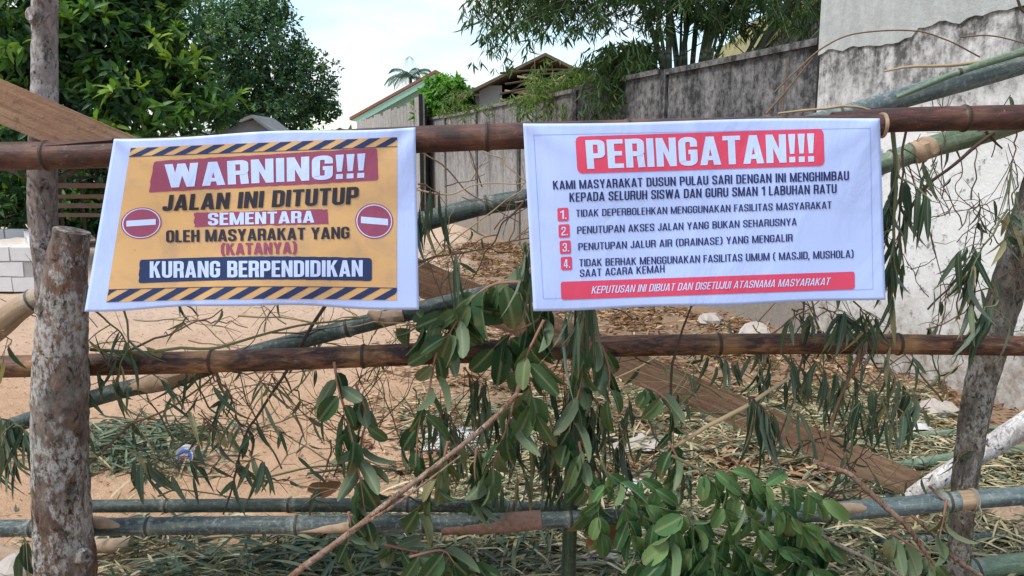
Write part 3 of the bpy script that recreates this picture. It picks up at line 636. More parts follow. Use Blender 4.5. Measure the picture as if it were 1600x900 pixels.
vs = [q + dirx * (2.1 * i / n_) + diry * (1.85 * j / n_) + [0, 0, .06 * mnoise.noise(Vector((i * .5, j * .5, 1)))] for j in range(n_ + 1) for i in range(n_ + 1)]
m.add(vs, [(j * (n_ + 1) + i, j * (n_ + 1) + i + 1, (j + 1) * (n_ + 1) + i + 1, (j + 1) * (n_ + 1) + i) for j in range(n_) for i in range(n_)]); m.build('sand_fill', M['sand'], bb)
rk = empty('slatted_rack', P(130, 345, 11) * [1, 1, 0], 'dark wooden slatted rack with wire mesh under the top rail, left of the yellow banner', 'rack')
xa, xb = P(60, 0, 11)[0], P(240, 0, 11)[0]
for v_ in (290, 307, 322, 336):
    z = P(0, v_, 11)[2]; m = MB(); m.box(((xa + xb) / 2, 11, z), (xb - xa, .03, .055), jit=.006); m.build('slat', M['slat'], rk, smooth=False)
for u_ in (62, 98, 152, 200, 238):
    x = P(u_, 0, 11)[0]; m = MB(); m.box((x, 11.06, .55), (.03, .03, 1.1)); m.build('post', M['twig_dark'], rk, smooth=False)
m = MB(); z0, z1 = P(0, 285, 11)[2], P(0, 258, 11)[2]
for i in range(20): x = xa + (xb - xa) * i / 19; m.tube([(x, 11.0, z0), (x, 11.0, z1)], .004, 4)
for j in range(4): z = z0 + (z1 - z0) * j / 3; m.tube([(xa, 11.006, z), (xb, 11.006, z)], .004, 4)
m.build('wire_mesh', M['wire'], rk)

# ------------------------------------------------------------------ the fence: posts, rails, plank
def log(name, label, cat, pts, Y, ws, mat, seg=22, n=70, rough=.07, rf=22, group=None, knots=()):
    p = smooth_path(path3(pts, Y), n); n0 = len(pts)
    wr = [PW(q[0], q[1], (q[2] if len(q) > 2 else (Y if not isinstance(Y, tuple) else Y[0])), w_) for q, w_ in zip(pts, ws)]
    m = MB(); m.tube(p, lerp_list(wr, n), seg, rough=rough, rf=rf)
    for (i, az, r, l) in knots:
        a = p[i]; dv = np.array([math.cos(az), math.sin(az), .15]); rr = lerp_list(wr, n)[i]
        m.tube([a + dv * rr * .6, a + dv * (rr + l * .5), a + dv * (rr + l)], [r * 1.3, r, r * .75], 10, rough=.12, rf=60)
    return tag(m.build(name, mat, origin=p[-1] if p[-1][2] < p[0][2] else p[0]), label, cat, group)
log('stump_post', 'thick lichen spotted sawn off trunk post left of the yellow banner', 'post',
    [(113, 360), (103, 420), (98, 490), (94, 600), (94, 700), (97, 800), (104, 905), (112, 1060)], 1.99, [54, 61, 71, 81, 81, 83, 89, 98], M['bark_stump'], 28, 110, .06, 24, knots=[(88, -.5, .022, .02), (30, -2.2, .014, .006)])
log('pole_post', 'tall slim grey pole behind the sawn trunk post, reaching past the top of the frame', 'post',
    [(70, -190), (70, -20), (70, 80), (69, 160), (66, 270), (68, 350), (78, 440), (90, 640), (95, 1040)], (2.12, 2.2), [37, 38, 38, 40, 44, 44, 44, 46, 48], M['bark_pole'], 20, 90, .05, 25, knots=[(16, -1.9, .022, .012)])
log('leaning_post', 'dark mottled post leaning right behind the rails at the right edge', 'post',
    [(1655, 200), (1600, 370), (1572, 460), (1547, 545), (1526, 630), (1512, 720), (1503, 800), (1497, 905), (1490, 1020)], 2.22, [52, 52, 50, 48, 44, 40, 36, 33, 35], M['bark_post'], 22, 100, .08, 26)

def rail(name, label, pts, Y, w_, mat, spacing, phase, cat='bamboo rail', group=None, hollow=True, seg=18):
    p3 = path3(pts, Y); ws = w_ if hasattr(w_, '__len__') else [w_] * len(pts)
    rr = [PW(q[0], q[1], p_[1], x) for q, p_, x in zip(pts, p3, ws)]
    pp, r_, nd = culm(p3, rr, spacing, phase=phase); m = MB(); m.tube(pp, r_, seg, nd=nd)
    o = tag(m.build(name, mat, origin=pp[0]), label, cat, group)
    return o, pp, r_
topA, ppA, rA = rail('bamboo_rail', 'reddish brown top bamboo rail that carries both banners', [(-90, 247), (0, 244), (170, 240), (735, 215), (1378, 196)], 2.0, [44, 43, 42, 40, 35], M['bamboo_redbrown'], .36, .75)
m = MB(); e = ppA[-1]; m.tube([e + [-.004, 0, 0], e + [.004, 0, 0]], rA[-1] * 1.13, 18); m.build('cut_end', M['bamboo_tan'], topA)
rail('bamboo_rail', 'dark brown short top rail continuing right of the white banner', [(1300, 194), (1392, 188), (1500, 185), (1690, 182)], 2.045, [37, 38, 39, 40], M['bamboo_redbrown'], .40, .72)
# split strip lying along the top rail at the left
m = MB(); pp = smooth_path(path3([(-60, 238), (60, 229), (178, 219)], 1.985), 14); m.tube(pp, .011, 8, flat=.5, nd=[0] * 14); tag(m.build('bamboo_strip', M['bamboo_redbrown']), 'split bamboo strip lying on the top rail left of the yellow banner', 'bamboo strip')
rail('bamboo_rail', 'scorched brown middle bamboo rail crossing the whole fence below the banners', [(-90, 575), (0, 573), (300, 566), (560, 557), (800, 547), (1000, 540), (1300, 537), (1690, 542)], 2.1, [35, 35, 35, 35, 34, 33, 32, 31], M['bamboo_scorched'], .46, .55)
lr, ppL, rL = rail('bamboo_rail', 'blue green lower bamboo rail on the left with a torn brown patch', [(-90, 827), (0, 826), (250, 822), (560, 819), (750, 816), (930, 810), (1010, 808)], 2.1, [27, 27, 28, 28, 28, 27, 26], M['bamboo_slate'], .372, .68)
m = MB(); pp = smooth_path(path3([(690, 822), (770, 818), (846, 812)], 2.1), 24); rr = PW(800, 815, 2.1, 29.5)
m.tube(pp, np.full(24, rr) * lerp_list([.93, 1.03, 1.04, 1.02], 24), 14, rough=.05, rf=60, nd=[0] * 24); m.build('torn_bark', M['peeled'], lr)
m = MB(); m.tube(smooth_path(path3([(128, 812), (160, 817), (192, 823)], 2.083), 14), lerp_list([.014, .017, .004], 14), 10, rough=.08, rf=40); m.build('torn_flap', M['sheath'], lr)
m = MB(); m.tube(smooth_path(path3([(455, 831), (510, 826), (556, 822)], 2.082), 18), lerp_list([.002, .013, .016], 18), 10, rough=.12, rf=60); m.build('torn_flap', M['sheath'], lr)
rr_, ppR, rR = rail('bamboo_rail', 'blue grey lower bamboo rail on the right with a tan node', [(1150, 812), (1262, 802), (1400, 792), (1515, 781), (1690, 768)], 2.08, [28, 29, 30, 29, 29], M['bamboo_blue'], .40, .55)
m = MB(); pp = smooth_path(path3([(1290, 799), (1330, 794), (1368, 796)], 2.066), 16); m.tube(pp, lerp_list([.004, .017, .014, .003], 16), 10, rough=.12, rf=50); m.build('torn_flap', M['sheath'], rr_)
m = MB(); pp = smooth_path(path3([(1497, 782.5), (1512, 781.3), (1522, 780.4)], 2.08), 8); m.tube(pp, PW(1510, 781, 2.08, 31), 14); m.build('node_band', M['bamboo_tan'], rr_)
# plank: from behind the top rail at left down to the ground at right
a, b = P(-75, 127, 2.066), P(1428, 757, 2.98); ax = (b - a) / np.linalg.norm(b - a)
fr = np.cross(ax, [0, 0, 1]); fr /= np.linalg.norm(fr); up = np.cross(fr, ax); up *= np.sign(up[2]); fr *= -np.sign(fr[1])
m = MB(); n_ = 60; vs, fs, uv = [], [], []; Ln = np.linalg.norm(b - a)
for i in range(n_):
    t = i / (n_ - 1); q = a + (b - a) * t; hw = .053 * (1 + .05 * mnoise.noise(Vector((t * 14, 3, 0)))); hl = .053 * (1 + .05 * mnoise.noise(Vector((t * 14, 9, 0)))); th = .011
    for (s_, z) in ((1, hw), (1, -hl), (-1, -hl), (-1, hw)): vs.append(q + fr * th * s_ + up * z); uv.append((t * Ln, z + s_ * .01))
for i in range(n_ - 1):
    for j in range(4): fs.append((i * 4 + j, i * 4 + (j + 1) % 4, (i + 1) * 4 + (j + 1) % 4, (i + 1) * 4 + j))
fs += [(3, 2, 1, 0), tuple((n_ - 1) * 4 + j for j in range(4))]
m.add(vs, fs, uv); tag(m.build('wooden_plank', M['plank'], origin=b, smooth=False), 'long sawn brown plank slanting behind the fence from upper left to lower right', 'plank')

# loose culms
def loose(label, pts, Y, ws, mat, spacing=.3, phase=.4, group=None, ground=False):
    p3 = np.array([G(u, v, .03) for u, v in pts]) if ground else path3(pts, Y)
    rr = [w_ * .5 * p_[1] / FPX for p_, w_ in zip(p3, ws)]
    pp, r_, nd = culm(p3, rr, spacing, phase=phase); m = MB(); m.tube(pp, r_, 14, nd=nd)
    return tag(m.build('bamboo_culm', mat, origin=pp[0]), label, 'bamboo culm', group)
o = loose('dark bent bamboo culm rising from the left edge to behind the middle leaves', [(-60, 690), (0, 672), (60, 651), (131, 627), (200, 607), (263, 596), (330, 572), (402, 550), (500, 524), (628, 491), (720, 468), (830, 440)], 2.22, [26, 26, 27, 28, 28, 28, 27, 28, 28, 27, 25, 22], M['bamboo_dark'], .42, .7)
m = MB(); pp = smooth_path(path3([(205, 604), (250, 596), (312, 578)], 2.215), 20); m.tube(pp, lerp_list([.017, .027, .029, .02], 20), 10, rough=.12, rf=45); m.build('dry_sheath', M['sheath'], o)
m = MB(); pp = smooth_path(path3([(575, 488), (600, 497), (630, 493)], 2.19), 16); m.tube(pp, lerp_list([.006, .02, .024, .016], 16), 9, rough=.2, rf=40); m.build('dry_sheath', M['sheath'], o)
loose('dark green bamboo culm seen in the gap between the two banners', [(560, 376), (655, 348), (740, 325), (815, 311), (930, 292)], 2.3, [32, 32, 30, 29, 28], M['bamboo_dark'], .5, .8)
o = loose('grey green bamboo culm emerging beside the white banner below the top rail', [(1290, 290), (1378, 257), (1456, 229), (1556, 203), (1680, 160)], 2.16, [32, 32, 34, 30, 30], M['bamboo_green'], .42, .45)
m = MB(); pp = smooth_path(path3([(1425, 240), (1440, 235), (1458, 228)], 2.15), 12); m.tube(pp, [.029] * 3 + [.031] * 6 + [.029] * 3, 12, rough=.2, rf=90); m.build('dry_sheath', M['sheath'], o)
loose('thick blue green bamboo culm crossing the white wall above the top rail', [(1230, 200), (1349, 170), (1442, 144), (1520, 122), (1600, 98), (1700, 66)], 2.2, [22, 27, 32, 33, 34, 34], M['bamboo_blue'], .5, .32)
loose('thin green bamboo culm lying above the thick one at the right edge', [(1400, 152), (1500, 112), (1620, 74), (1690, 50)], 2.14, [8, 10, 12, 12], M['bamboo_green'], .4)
loose('dark green bamboo culm lying just behind the lower left rail', [(120, 791), (340, 790), (560, 789), (760, 791), (900, 797)], 2.42, [21, 22, 23, 22, 20], M['bamboo_dark'], .36, .9)
loose('upright dark green bamboo stem standing between the banners below the middle', [(884, 1010), (888, 900), (893, 760), (899, 650), (908, 560), (918, 490)], 2.17, [25, 25, 24, 23, 22, 20], M['bamboo_stem'], .36, .3)
loose('short tan bamboo culm with dark end poking in at the left edge', [(-90, 570), (-10, 514), (30, 482), (75, 460), (120, 450)], 2.36, [50, 47, 42, 34, 30], M['bamboo_tan'], .4, .8)
loose('green bamboo culm lying on the litter right of the plank end', [(1385, 733), (1480, 718), (1610, 702), (1690, 692)], 0, [19, 19, 18, 18], M['bamboo_green'], .4, .5, ground=True)
loose('thin green bamboo culm lying farther back on the litter', [(1315, 698), (1400, 685), (1500, 675), (1640, 664)], 0, [9, 11, 12, 12], M['bamboo_green'], .4, .5, ground=True)
loose('mossy green culm lying in the bottom right corner', [(1480, 900), (1540, 888), (1610, 880), (1700, 876)], 2.36, [36, 36, 36, 36], M['bamboo_green'], .5, .2)
loose('dark culm lying under the lower right rail by the leaning post', [(1370, 845), (1480, 842), (1600, 838), (1680, 838)], 0, [14, 15, 16, 16], M['bamboo_dark'], .4, ground=True)
log('pale_log', 'whitish peeled log leaning on the litter behind the right post', 'log', [(1405, 790), (1440, 765), (1490, 735), (1560, 690), (1620, 652), (1700, 600)], (2.95, 2.75), [22, 26, 30, 33, 36, 38], M['bark_pale'], 18, 60, .06, 18)
log('birch_log', 'pale mottled log lying along the bottom behind the fence', 'log', [(540, 905), (700, 900), (850, 893), (1000, 885), (1140, 884), (1230, 892)], 2.5, [38, 42, 46, 46, 42, 36], M['bark_pale'], 18, 70, .05, 18)
log('tan_branch_piece', 'short tan split log end lying under the lower left rail', 'log', [(120, 852), (160, 853), (205, 850)], 2.5, [20, 22, 21], M['sheath'], 12, 20, .08, 30)
log('tan_slab', 'broken tan board piece lying left of the sawn trunk post at the bottom edge', 'log', [(-60, 868), (0, 872), (40, 878)], 2.5, [44, 42, 30], M['sheath'], 12, 20, .12, 20)

def branch(name, label, pts, Y, ws, mat, cat='branch', side=()):
    p = smooth_path(path3(pts, Y), 50); kn = rng.normal(0, 1.6 * 2.05 / FPX, (7, 3)); p = p + np.stack([np.interp(np.linspace(0, 6, 50), np.arange(7), kn[:, c_]) for c_ in range(3)], 1); wr = [w_ * .5 * q[1] / FPX for w_, q in zip(ws, path3(pts, Y))]; m = MB()
    m.tube(p, lerp_list(wr, 50), 10, rough=.10, rf=60)
    for sp_, sw in side:
        q = smooth_path(path3(sp_, Y if not isinstance(Y, tuple) else Y[0]), 14); m.tube(q, np.linspace(sw * .5 * q[0][1] / FPX, sw * .25 * q[0][1] / FPX, 14), 7)
    return tag(m.build(name, mat, origin=p[0]), label, cat)
branch('broken_branch', 'reddish brown bare branch slanting up across the lower rail at centre', [(425, 925), (460, 894), (500, 865), (553, 825), (617, 776), (671, 737), (745, 680), (798, 627), (812, 600), (818, 560)], (1.93, 1.99), [12, 11.5, 11, 10, 9.5, 9, 9, 8.5, 6.5, 5], M['bark_branch'],
       side=[([(798, 625), (806, 618), (818, 616)], 8), ([(545, 830), (600, 800), (650, 765), (720, 712)], 6)])
branch('broken_branch', 'crooked reddish twig hooking down over the lower right rail', [(1273, 722), (1296, 733), (1325, 741), (1353, 765), (1381, 790), (1410, 815), (1430, 840), (1448, 866)], 2.0, [9, 9, 9, 10, 9, 9, 8, 6], M['bark_branch'], side=[([(1296, 733), (1270, 742), (1250, 752)], 5)])
branch('broken_branch', 'straight straw coloured stick crossing the plank', [(1040, 704), (1090, 677), (1132, 651), (1182, 623), (1236, 590)], 2.04, [5, 7, 8, 7, 5], M['twig_straw'])
branch('broken_branch', 'grey brown twig arching along the bottom under the bright leaves', [(1100, 836), (1182, 834), (1260, 826), (1317, 854), (1396, 893), (1430, 920)], 2.02, [5, 6, 7, 7, 6, 6], M['bark_twig_grey'])
branch('broken_branch', 'pale brown root like twig at the foot of the leaning post', [(1420, 800), (1460, 838), (1490, 870), (1540, 905)], 2.06, [5, 6, 7, 9], M['bark_branch'], side=[([(1452, 760), (1480, 785), (1515, 800)], 5)])
branch('broken_branch', 'long pale twig pointing left above the thick culm on the right', [(1381, 109), (1430, 103), (1490, 101), (1560, 92), (1620, 82)], 2.16, [3, 4, 5, 6, 6], M['twig_straw'])
branch('broken_branch', 'wiry twig arching over the corner of the white wall', [(1207, 146), (1245, 108), (1287, 74), (1335, 53), (1424, 48), (1480, 66), (1535, 93)], 2.3, [2.6, 2.6, 2.4, 2.2, 2.2, 2.2, 2.4], M['twig_brown'], side=[([(1197, 178), (1230, 140), (1270, 90)], 4), ([(1222, 180), (1226, 135), (1231, 90)], 3), ([(1500, 58), (1550, 56), (1610, 70)], 3)])
branch('broken_branch', 'dark slanting twig beside the right edge of the white banner', [(1550, 207), (1520, 232), (1484, 263), (1440, 300), (1415, 345), (1398, 400)], 2.12, [6, 6, 5, 5, 4, 3], M['twig_dark'], side=[([(1540, 205), (1555, 222), (1566, 232)], 5)])
branch('broken_branch', 'pale twig running along the top rail above the white banner', [(1215, 176), (1290, 168), (1340, 165), (1365, 172)], 2.06, [3, 4, 4, 3], M['twig_straw'])
branch('broken_branch', 'dark twig poking in at the top right corner', [(1590, -30), (1592, 5), (1605, 20), (1630, 30)], 2.2, [4, 4, 4, 4], M['twig_dark'])
branch('broken_branch', 'grey stick leaning right of the upright stem above the lower rail', [(950, 764), (990, 740), (1020, 724), (1048, 704)], 2.3, [6, 6, 5, 4], M['bark_twig_grey'])
branch('broken_branch', 'brown stem hanging through the middle rail on the right', [(1352, 505), (1340, 560), (1322, 600), (1300, 665), (1283, 722)], 2.06, [4, 6, 6, 5, 4], M['twig_brown'])
branch('broken_branch', 'thin dark wire like stem hanging below the white banner', [(1078, 478), (1056, 545), (1048, 600), (1046, 720)], 2.055, [3, 4, 4, 3], M['twig_dark'])

# ------------------------------------------------------------------ the two banners
BY = 1.952
def b1y(u, v): return BY - .006 * math.sin((u - 180) / 470 * math.pi) * math.sin((v - 200) / 290 * math.pi) - .012 * max(0, (v - 330) / 150) - .0035 * math.sin(u / 47 + v / 90) - .004 * math.sin(v / 38 + u / 150) * max(0, (v - 240) / 250)
def b2y(u, v): return BY - .005 * math.sin((u - 820) / 560 * math.pi) * math.sin((v - 190) / 290 * math.pi) - .010 * max(0, (v - 330) / 150) - .003 * math.sin(u / 60 + 1 + v / 70) - .003 * math.sin(v / 33) * max(0, (v - 240) / 250)
def crease(u, v, cu, cv, ang, L_, amp, wdt):
    du, dv = u - cu, v - cv; a = du * math.cos(ang) + dv * math.sin(ang); b = -du * math.sin(ang) + dv * math.cos(ang)
    return amp * math.exp(-(b / (wdt + .10 * abs(a))) ** 2) * max(0, 1 - max(0, a) / L_) * (1 if a > -8 else 0)
b1o, b2o = b1y, b2y
def b1y(u, v): return b1o(u, v) - crease(u, v, 180, 218, .55, 210, .0045, 9) - crease(u, v, 180, 218, 1.2, 160, .004, 8) + crease(u, v, 650, 199, 2.5, 190, .004, 9) - crease(u, v, 650, 199, 1.9, 200, .004, 9) - crease(u, v, 400, 207, 1.7, 240, .0025, 14) + crease(u, v, 300, 480, -1.2, 120, .003, 12)
def b2y(u, v): return b2o(u, v) - crease(u, v, 818, 194, .5, 190, .004, 9) + crease(u, v, 818, 194, 1.15, 180, .004, 9) - crease(u, v, 1375, 185, 2.6, 180, .004, 9) - crease(u, v, 1375, 185, 2.0, 170, .0035, 9) - crease(u, v, 1085, 190, 1.5, 260, .0025, 12) + crease(u, v, 1200, 475, -1.9, 130, .003, 12)
def bil(c, s, t):                       # corners TL TR BR BL
    (a, b, d, e) = c; return ((a[0] * (1 - s) + b[0] * s) * (1 - t) + (e[0] * (1 - s) + d[0] * s) * t, (a[1] * (1 - s) + b[1] * s) * (1 - t) + (e[1] * (1 - s) + d[1] * s) * t)
class Sheet:
    def __init__(s, yf, root): s.yf = yf; s.root = root; s.lay = 0
    def pt(s, u, v, off): return P(u, v, s.yf(u, v) - off)
    def grid(s, name, corners, off, mat, nx=48, ny=26, top=None, bot=None, rough=0, parent=None, rad=0, thick=0):
        m = MB(); vs = []; W_ = math.hypot(corners[1][0] - corners[0][0], corners[1][1] - corners[0][1]); H_ = math.hypot(corners[3][0] - corners[0][0], corners[3][1] - corners[0][1])
        ss = np.linspace(0, 1, nx + 1)
        if rad: ss = np.unique(np.concatenate([ss, np.linspace(0, rad / W_, 6), 1 - np.linspace(0, rad / W_, 6)]))
        nx = len(ss) - 1
        for j in range(ny + 1):
            for s_ in ss:
                lo, hi = 0.0, 1.0; t = j / ny
                if rad:
                    dx = min(s_, 1 - s_) * W_
                    if dx < rad: ins = (rad - math.sqrt(max(0, rad * rad - (rad - dx) ** 2))) / H_; lo += ins; hi -= ins
                if rough: lo += rough * (mnoise.noise(Vector((s_ * W_ * .12, corners[0][1], 0)))); hi += rough * mnoise.noise(Vector((s_ * W_ * .12, corners[0][1], 7)))
                t = lo + (hi - lo) * t; sx = s_
                if rough and s_ in (0.0, 1.0): sx += rough * 2.2 * mnoise.noise(Vector((j * 1.7, s_ * 9, 2))) * H_ / W_
                u, v = bil(corners, sx, t)
                if top: v += top(s_) * (1 - t)
                if bot: v += bot(s_) * t
                vs.append(s.pt(u, v, off))
        fs = [(j * (nx + 1) + i, (j + 1) * (nx + 1) + i, (j + 1) * (nx + 1) + i + 1, j * (nx + 1) + i + 1) for j in range(ny) for i in range(nx)]
        m.add(vs, fs); o = m.build(name, M[mat], parent or s.root)
        if thick: md = o.modifiers.new('thickness', 'SOLIDIFY'); md.thickness = thick; md.offset = -1
        return o
# condensed bold letterforms drawn as strokes
def strip(pts, t, closed=False):
    pts = np.array(pts, float); n = len(pts); L_, R2 = [], []
    for i in range(n):
        a = pts[i - 1] if (i > 0 or closed) else None; b = pts[(i + 1) % n] if (i < n - 1 or closed) else None
        d0 = None if a is None else (pts[i] - a) / (np.linalg.norm(pts[i] - a) + 1e-9); d1 = None if b is None else (b - pts[i]) / (np.linalg.norm(b - pts[i]) + 1e-9)
        if d0 is None: d0 = d1
        if d1 is None: d1 = d0
        n0, n1 = np.array([-d0[1], d0[0]]), np.array([-d1[1], d1[0]]); mv = n0 + n1; mv /= np.linalg.norm(mv) + 1e-9
        mv *= (t / 2) / max(.45, np.dot(mv, n0)); L_.append(pts[i] + mv); R2.append(pts[i] - mv)
    return [[L_[i], R2[i], R2[(i + 1) % n], L_[(i + 1) % n]] for i in range(n if closed else n - 1)]
def rnd_corner(pts, k, closed=False, sharp=()):
    out = []; n = len(pts); pts = [np.array(p, float) for p in pts]
    for i in range(n):
        if (not closed and i in (0, n - 1)) or i in sharp: out.append(pts[i]); continue
        a, b, c = pts[i - 1], pts[i], pts[(i + 1) % n]; d0 = a - b; d1 = c - b; l0, l1 = np.linalg.norm(d0), np.linalg.norm(d1); kk = min(k, l0 * .49, l1 * .49)
        p0, p1 = b + d0 / l0 * kk, b + d1 / l1 * kk
        for q in (0, .25, .5, .75, 1): out.append((1 - q) ** 2 * p0 + 2 * q * (1 - q) * b + q * q * p1)
    return out
def glyph(ch, t):
    w = {'I': t, 'M': .62, 'W': .72, 'A': .50, 'Y': .48, 'K': .48, 'L': .36, 'E': .38, 'F': .37, 'T': .42, 'J': .36, '1': .30, '.': t, ',': t, '!': t, '(': .24, ')': .24, ' ': .2, 'N': .48}.get(ch, .45)
    l, r, b, T = t / 2, w - t / 2, t / 2 * .95, 1 - t / 2 * .95; k = .16; q = []; hb = t * .9
    S_ = lambda p, cl=False, sh=(): q.extend(strip(rnd_corner(p, k, cl, sh), t, cl)); B_ = lambda p: q.extend(strip(p, t)); HB = lambda p: q.extend(strip(p, hb))
    Q = lambda *p: q.append([np.array(x, float) for x in p])
    if ch == 'I': B_([(l, 0), (l, 1)])
    elif ch == 'L': B_([(l, 0), (l, 1)]); HB([(t, hb / 2), (w, hb / 2)])
    elif ch in 'EF':
        B_([(l, 0), (l, 1)]); HB([(t, 1 - hb / 2), (w, 1 - hb / 2)]); HB([(t, .51), (w * .92, .51)])
        if ch == 'E': HB([(t, hb / 2), (w, hb / 2)])
    elif ch == 'T': HB([(0, 1 - hb / 2), (w, 1 - hb / 2)]); B_([(w / 2, 0), (w / 2, 1 - hb)])
    elif ch == 'H': B_([(l, 0), (l, 1)]); B_([(r, 0), (r, 1)]); HB([(t, .51), (w - t, .51)])
    elif ch == 'N': B_([(l, 0), (l, 1)]); B_([(r, 0), (r, 1)]); Q((t * .2, 1), (t * .95, 1), (w - t * .2, 0), (w - t * .95, 0))
    elif ch == 'M':
        B_([(l, 0), (l, 1)]); B_([(r, 0), (r, 1)]); c = w / 2; Q((t * .3, 1), (t * 1.02, 1), (c + t * .38, 0), (c - t * .38, 0)); Q((w - t * 1.02, 1), (w - t * .3, 1), (c + t * .38, 0), (c - t * .38, 0))
    elif ch == 'W':
        a, c, e = w * .27, w / 2, w * .73; h_ = t * .48
        Q((0, 1), (t, 1), (a + h_, 0), (a - h_, 0)); Q((c - h_, 1), (c + h_, 1), (a + h_, 0), (a - h_, 0)); Q((c - h_, 1), (c + h_, 1), (e + h_, 0), (e - h_, 0)); Q((w - t, 1), (w, 1), (e + h_, 0), (e - h_, 0))
    elif ch == 'A':
        c = w / 2; h_ = t * .55; Q((c - h_, 1), (c + h_ * .6, 1), (t, 0), (0, 0)); Q((c - h_ * .6, 1), (c + h_, 1), (w, 0), (w - t, 0)); HB([(w * .22, .245), (w * .78, .245)])
    elif ch == 'Y':
        c = w / 2; Q((0, 1), (t * 1.02, 1), (c + t / 2, .40), (c - t / 2, .40)); Q((w - t * 1.02, 1), (w, 1), (c + t / 2, .40), (c - t / 2, .40)); B_([(c, 0), (c, .42)])
    elif ch == 'K':
        B_([(l, 0), (l, 1)]); Q((w - t * 1.08, 1), (w - .01, 1), (t * .9, .36), (t * .9, .60)); Q((t * 1.1, .55), (t * 1.75, .68), (w, 0), (w - t * 1.12, 0))
    elif ch == 'O': S_([(l, b), (l, T), (r, T), (r, b)], True)
    elif ch == 'D': S_([(l, b), (l, T), (r, T), (r, b)], True, (0, 1))
    elif ch == 'C': S_([(r, .64), (r, T), (l, T), (l, b), (r, b), (r, .36)])
    elif ch == 'G': S_([(r, .66), (r, T), (l, T), (l, b), (r, b), (r, .54)]); HB([(w * .52, .48), (w, .48)])
    elif ch == 'U': S_([(l, 1), (l, b), (r, b), (r, 1)])
    elif ch == 'J': S_([(l, .30), (l, b), (r, b), (r, 1)])
    elif ch == 'P': B_([(l, 0), (l, 1)]); S_([(t, T), (r, T), (r, .45), (t, .45)])
    elif ch == 'R': B_([(l, 0), (l, 1)]); S_([(t, T), (r, T), (r, .48), (t, .48)]); B_([(r - .02, .46), (r + .005, 0)])
    elif ch == 'B': B_([(l, 0), (l, 1)]); S_([(t, T), (r - .01, T), (r - .01, .53), (t, .53)]); S_([(t, .50), (r, .50), (r, b), (t, b)])
    elif ch == 'S': S_([(r, .68), (r, T), (l, T), (l, .55), (r, .45), (r, b), (l, b), (l, .32)])
    elif ch == '1': B_([(w - l, 0), (w - l, 1)]); Q((0, .84), (0, .70), (w - t, .76), (w - t * .6, 1))
    elif ch == '2': S_([(l, .68), (l, T), (r, T), (r, .58), (l, .22), (l, b), (w, b)], sh=(5,))
    elif ch == '3': S_([(l, .70), (l, T), (r, T), (r, .52), (w * .4, .52)]); S_([(w * .4, .49), (r, .49), (r, b), (l, b), (l, .30)])
    elif ch == '4': B_([(w * .68, 0), (w * .68, 1)]); Q((w * .42, 1), (w * .68, 1), (t * .75, .26), (0, .26)); HB([(0, .25), (w, .25)])
    elif ch == '.': Q((0, 0), (t, 0), (t, t * 1.05), (0, t * 1.05))
    elif ch == ',': Q((-.03, -.16), (t * .5, -.16), (t, t), (0, t))
    elif ch == '!': Q((t * .2, .30), (t * .8, .30), (t, 1), (0, 1)); Q((t * .08, 0), (t * .92, 0), (t * .92, t * 1.15), (t * .08, t * 1.15))
    elif ch == '(': S_([(w - l * .6, 1.05), (l, .82), (l, .16), (w - l * .6, -.07)])
    elif ch == ')': S_([(l * .6, 1.05), (r, .82), (r, .16), (l * .6, -.07)])
    return w, q
def text(sh, name, s, corners, off, mat, t=.16, parent=None, gap=.055, skew=0.0):
    x = 0; polys = []
    for ch in s:
        w_, q = glyph(ch, t)
        for i, pl in enumerate(q): polys.append((i, [p + [x, 0] for p in pl]))
        x += w_ + gap
    x -= gap; m = MB()
    for i, pl in polys:
        c4 = [bil(corners, p[0] / x, 1 - p[1]) for p in pl]; dd = lambda a, b: math.hypot(c4[a][0] - c4[b][0], c4[a][1] - c4[b][1])
        nu = max(1, math.ceil(max(dd(0, 1), dd(3, 2)) / 6)); nv = max(1, math.ceil(max(dd(1, 2), dd(0, 3)) / 6))
        ve = [sh.pt(*bil(c4, a / nu, b / nv), off + .00004 * (i % 12)) for b in range(nv + 1) for a in range(nu + 1)]
        n2 = np.cross(ve[1] - ve[0], ve[nu + 1] - ve[0]); q_ = [(b * (nu + 1) + a, b * (nu + 1) + a + 1, (b + 1) * (nu + 1) + a + 1, (b + 1) * (nu + 1) + a) for b in range(nv) for a in range(nu)]
        m.add(ve, q_ if n2[1] < 0 else [f_[::-1] for f_ in q_])
    return m.build(name, M[mat], parent or sh.root, smooth=False)
def poly_on(sh, name, pts, off, mat, parent=None):
    m = MB(); c_ = np.mean(np.array(pts), axis=0); n = len(pts)
    if n == 4:
        ve = [sh.pt(*bil(pts, a / 8, b / 2), off) for b in range(3) for a in range(9)]; m.add(ve, [(b * 9 + a, (b + 1) * 9 + a, (b + 1) * 9 + a + 1, b * 9 + a + 1) for b in range(2) for a in range(8)])
    else:
        ve = [sh.pt(*(c_ + (np.array(p) - c_) * r_ / 6), off) for r_ in range(1, 7) for p in pts] + [sh.pt(*c_, off)]
        m.add(ve, [(r_ * n + (j + 1) % n, r_ * n + j, (r_ + 1) * n + j, (r_ + 1) * n + (j + 1) % n) for r_ in range(5) for j in range(n)] + [(6 * n, j, (j + 1) % n) for j in range(n)])
    return m.build(name, M[mat], parent or sh.root, smooth=False)

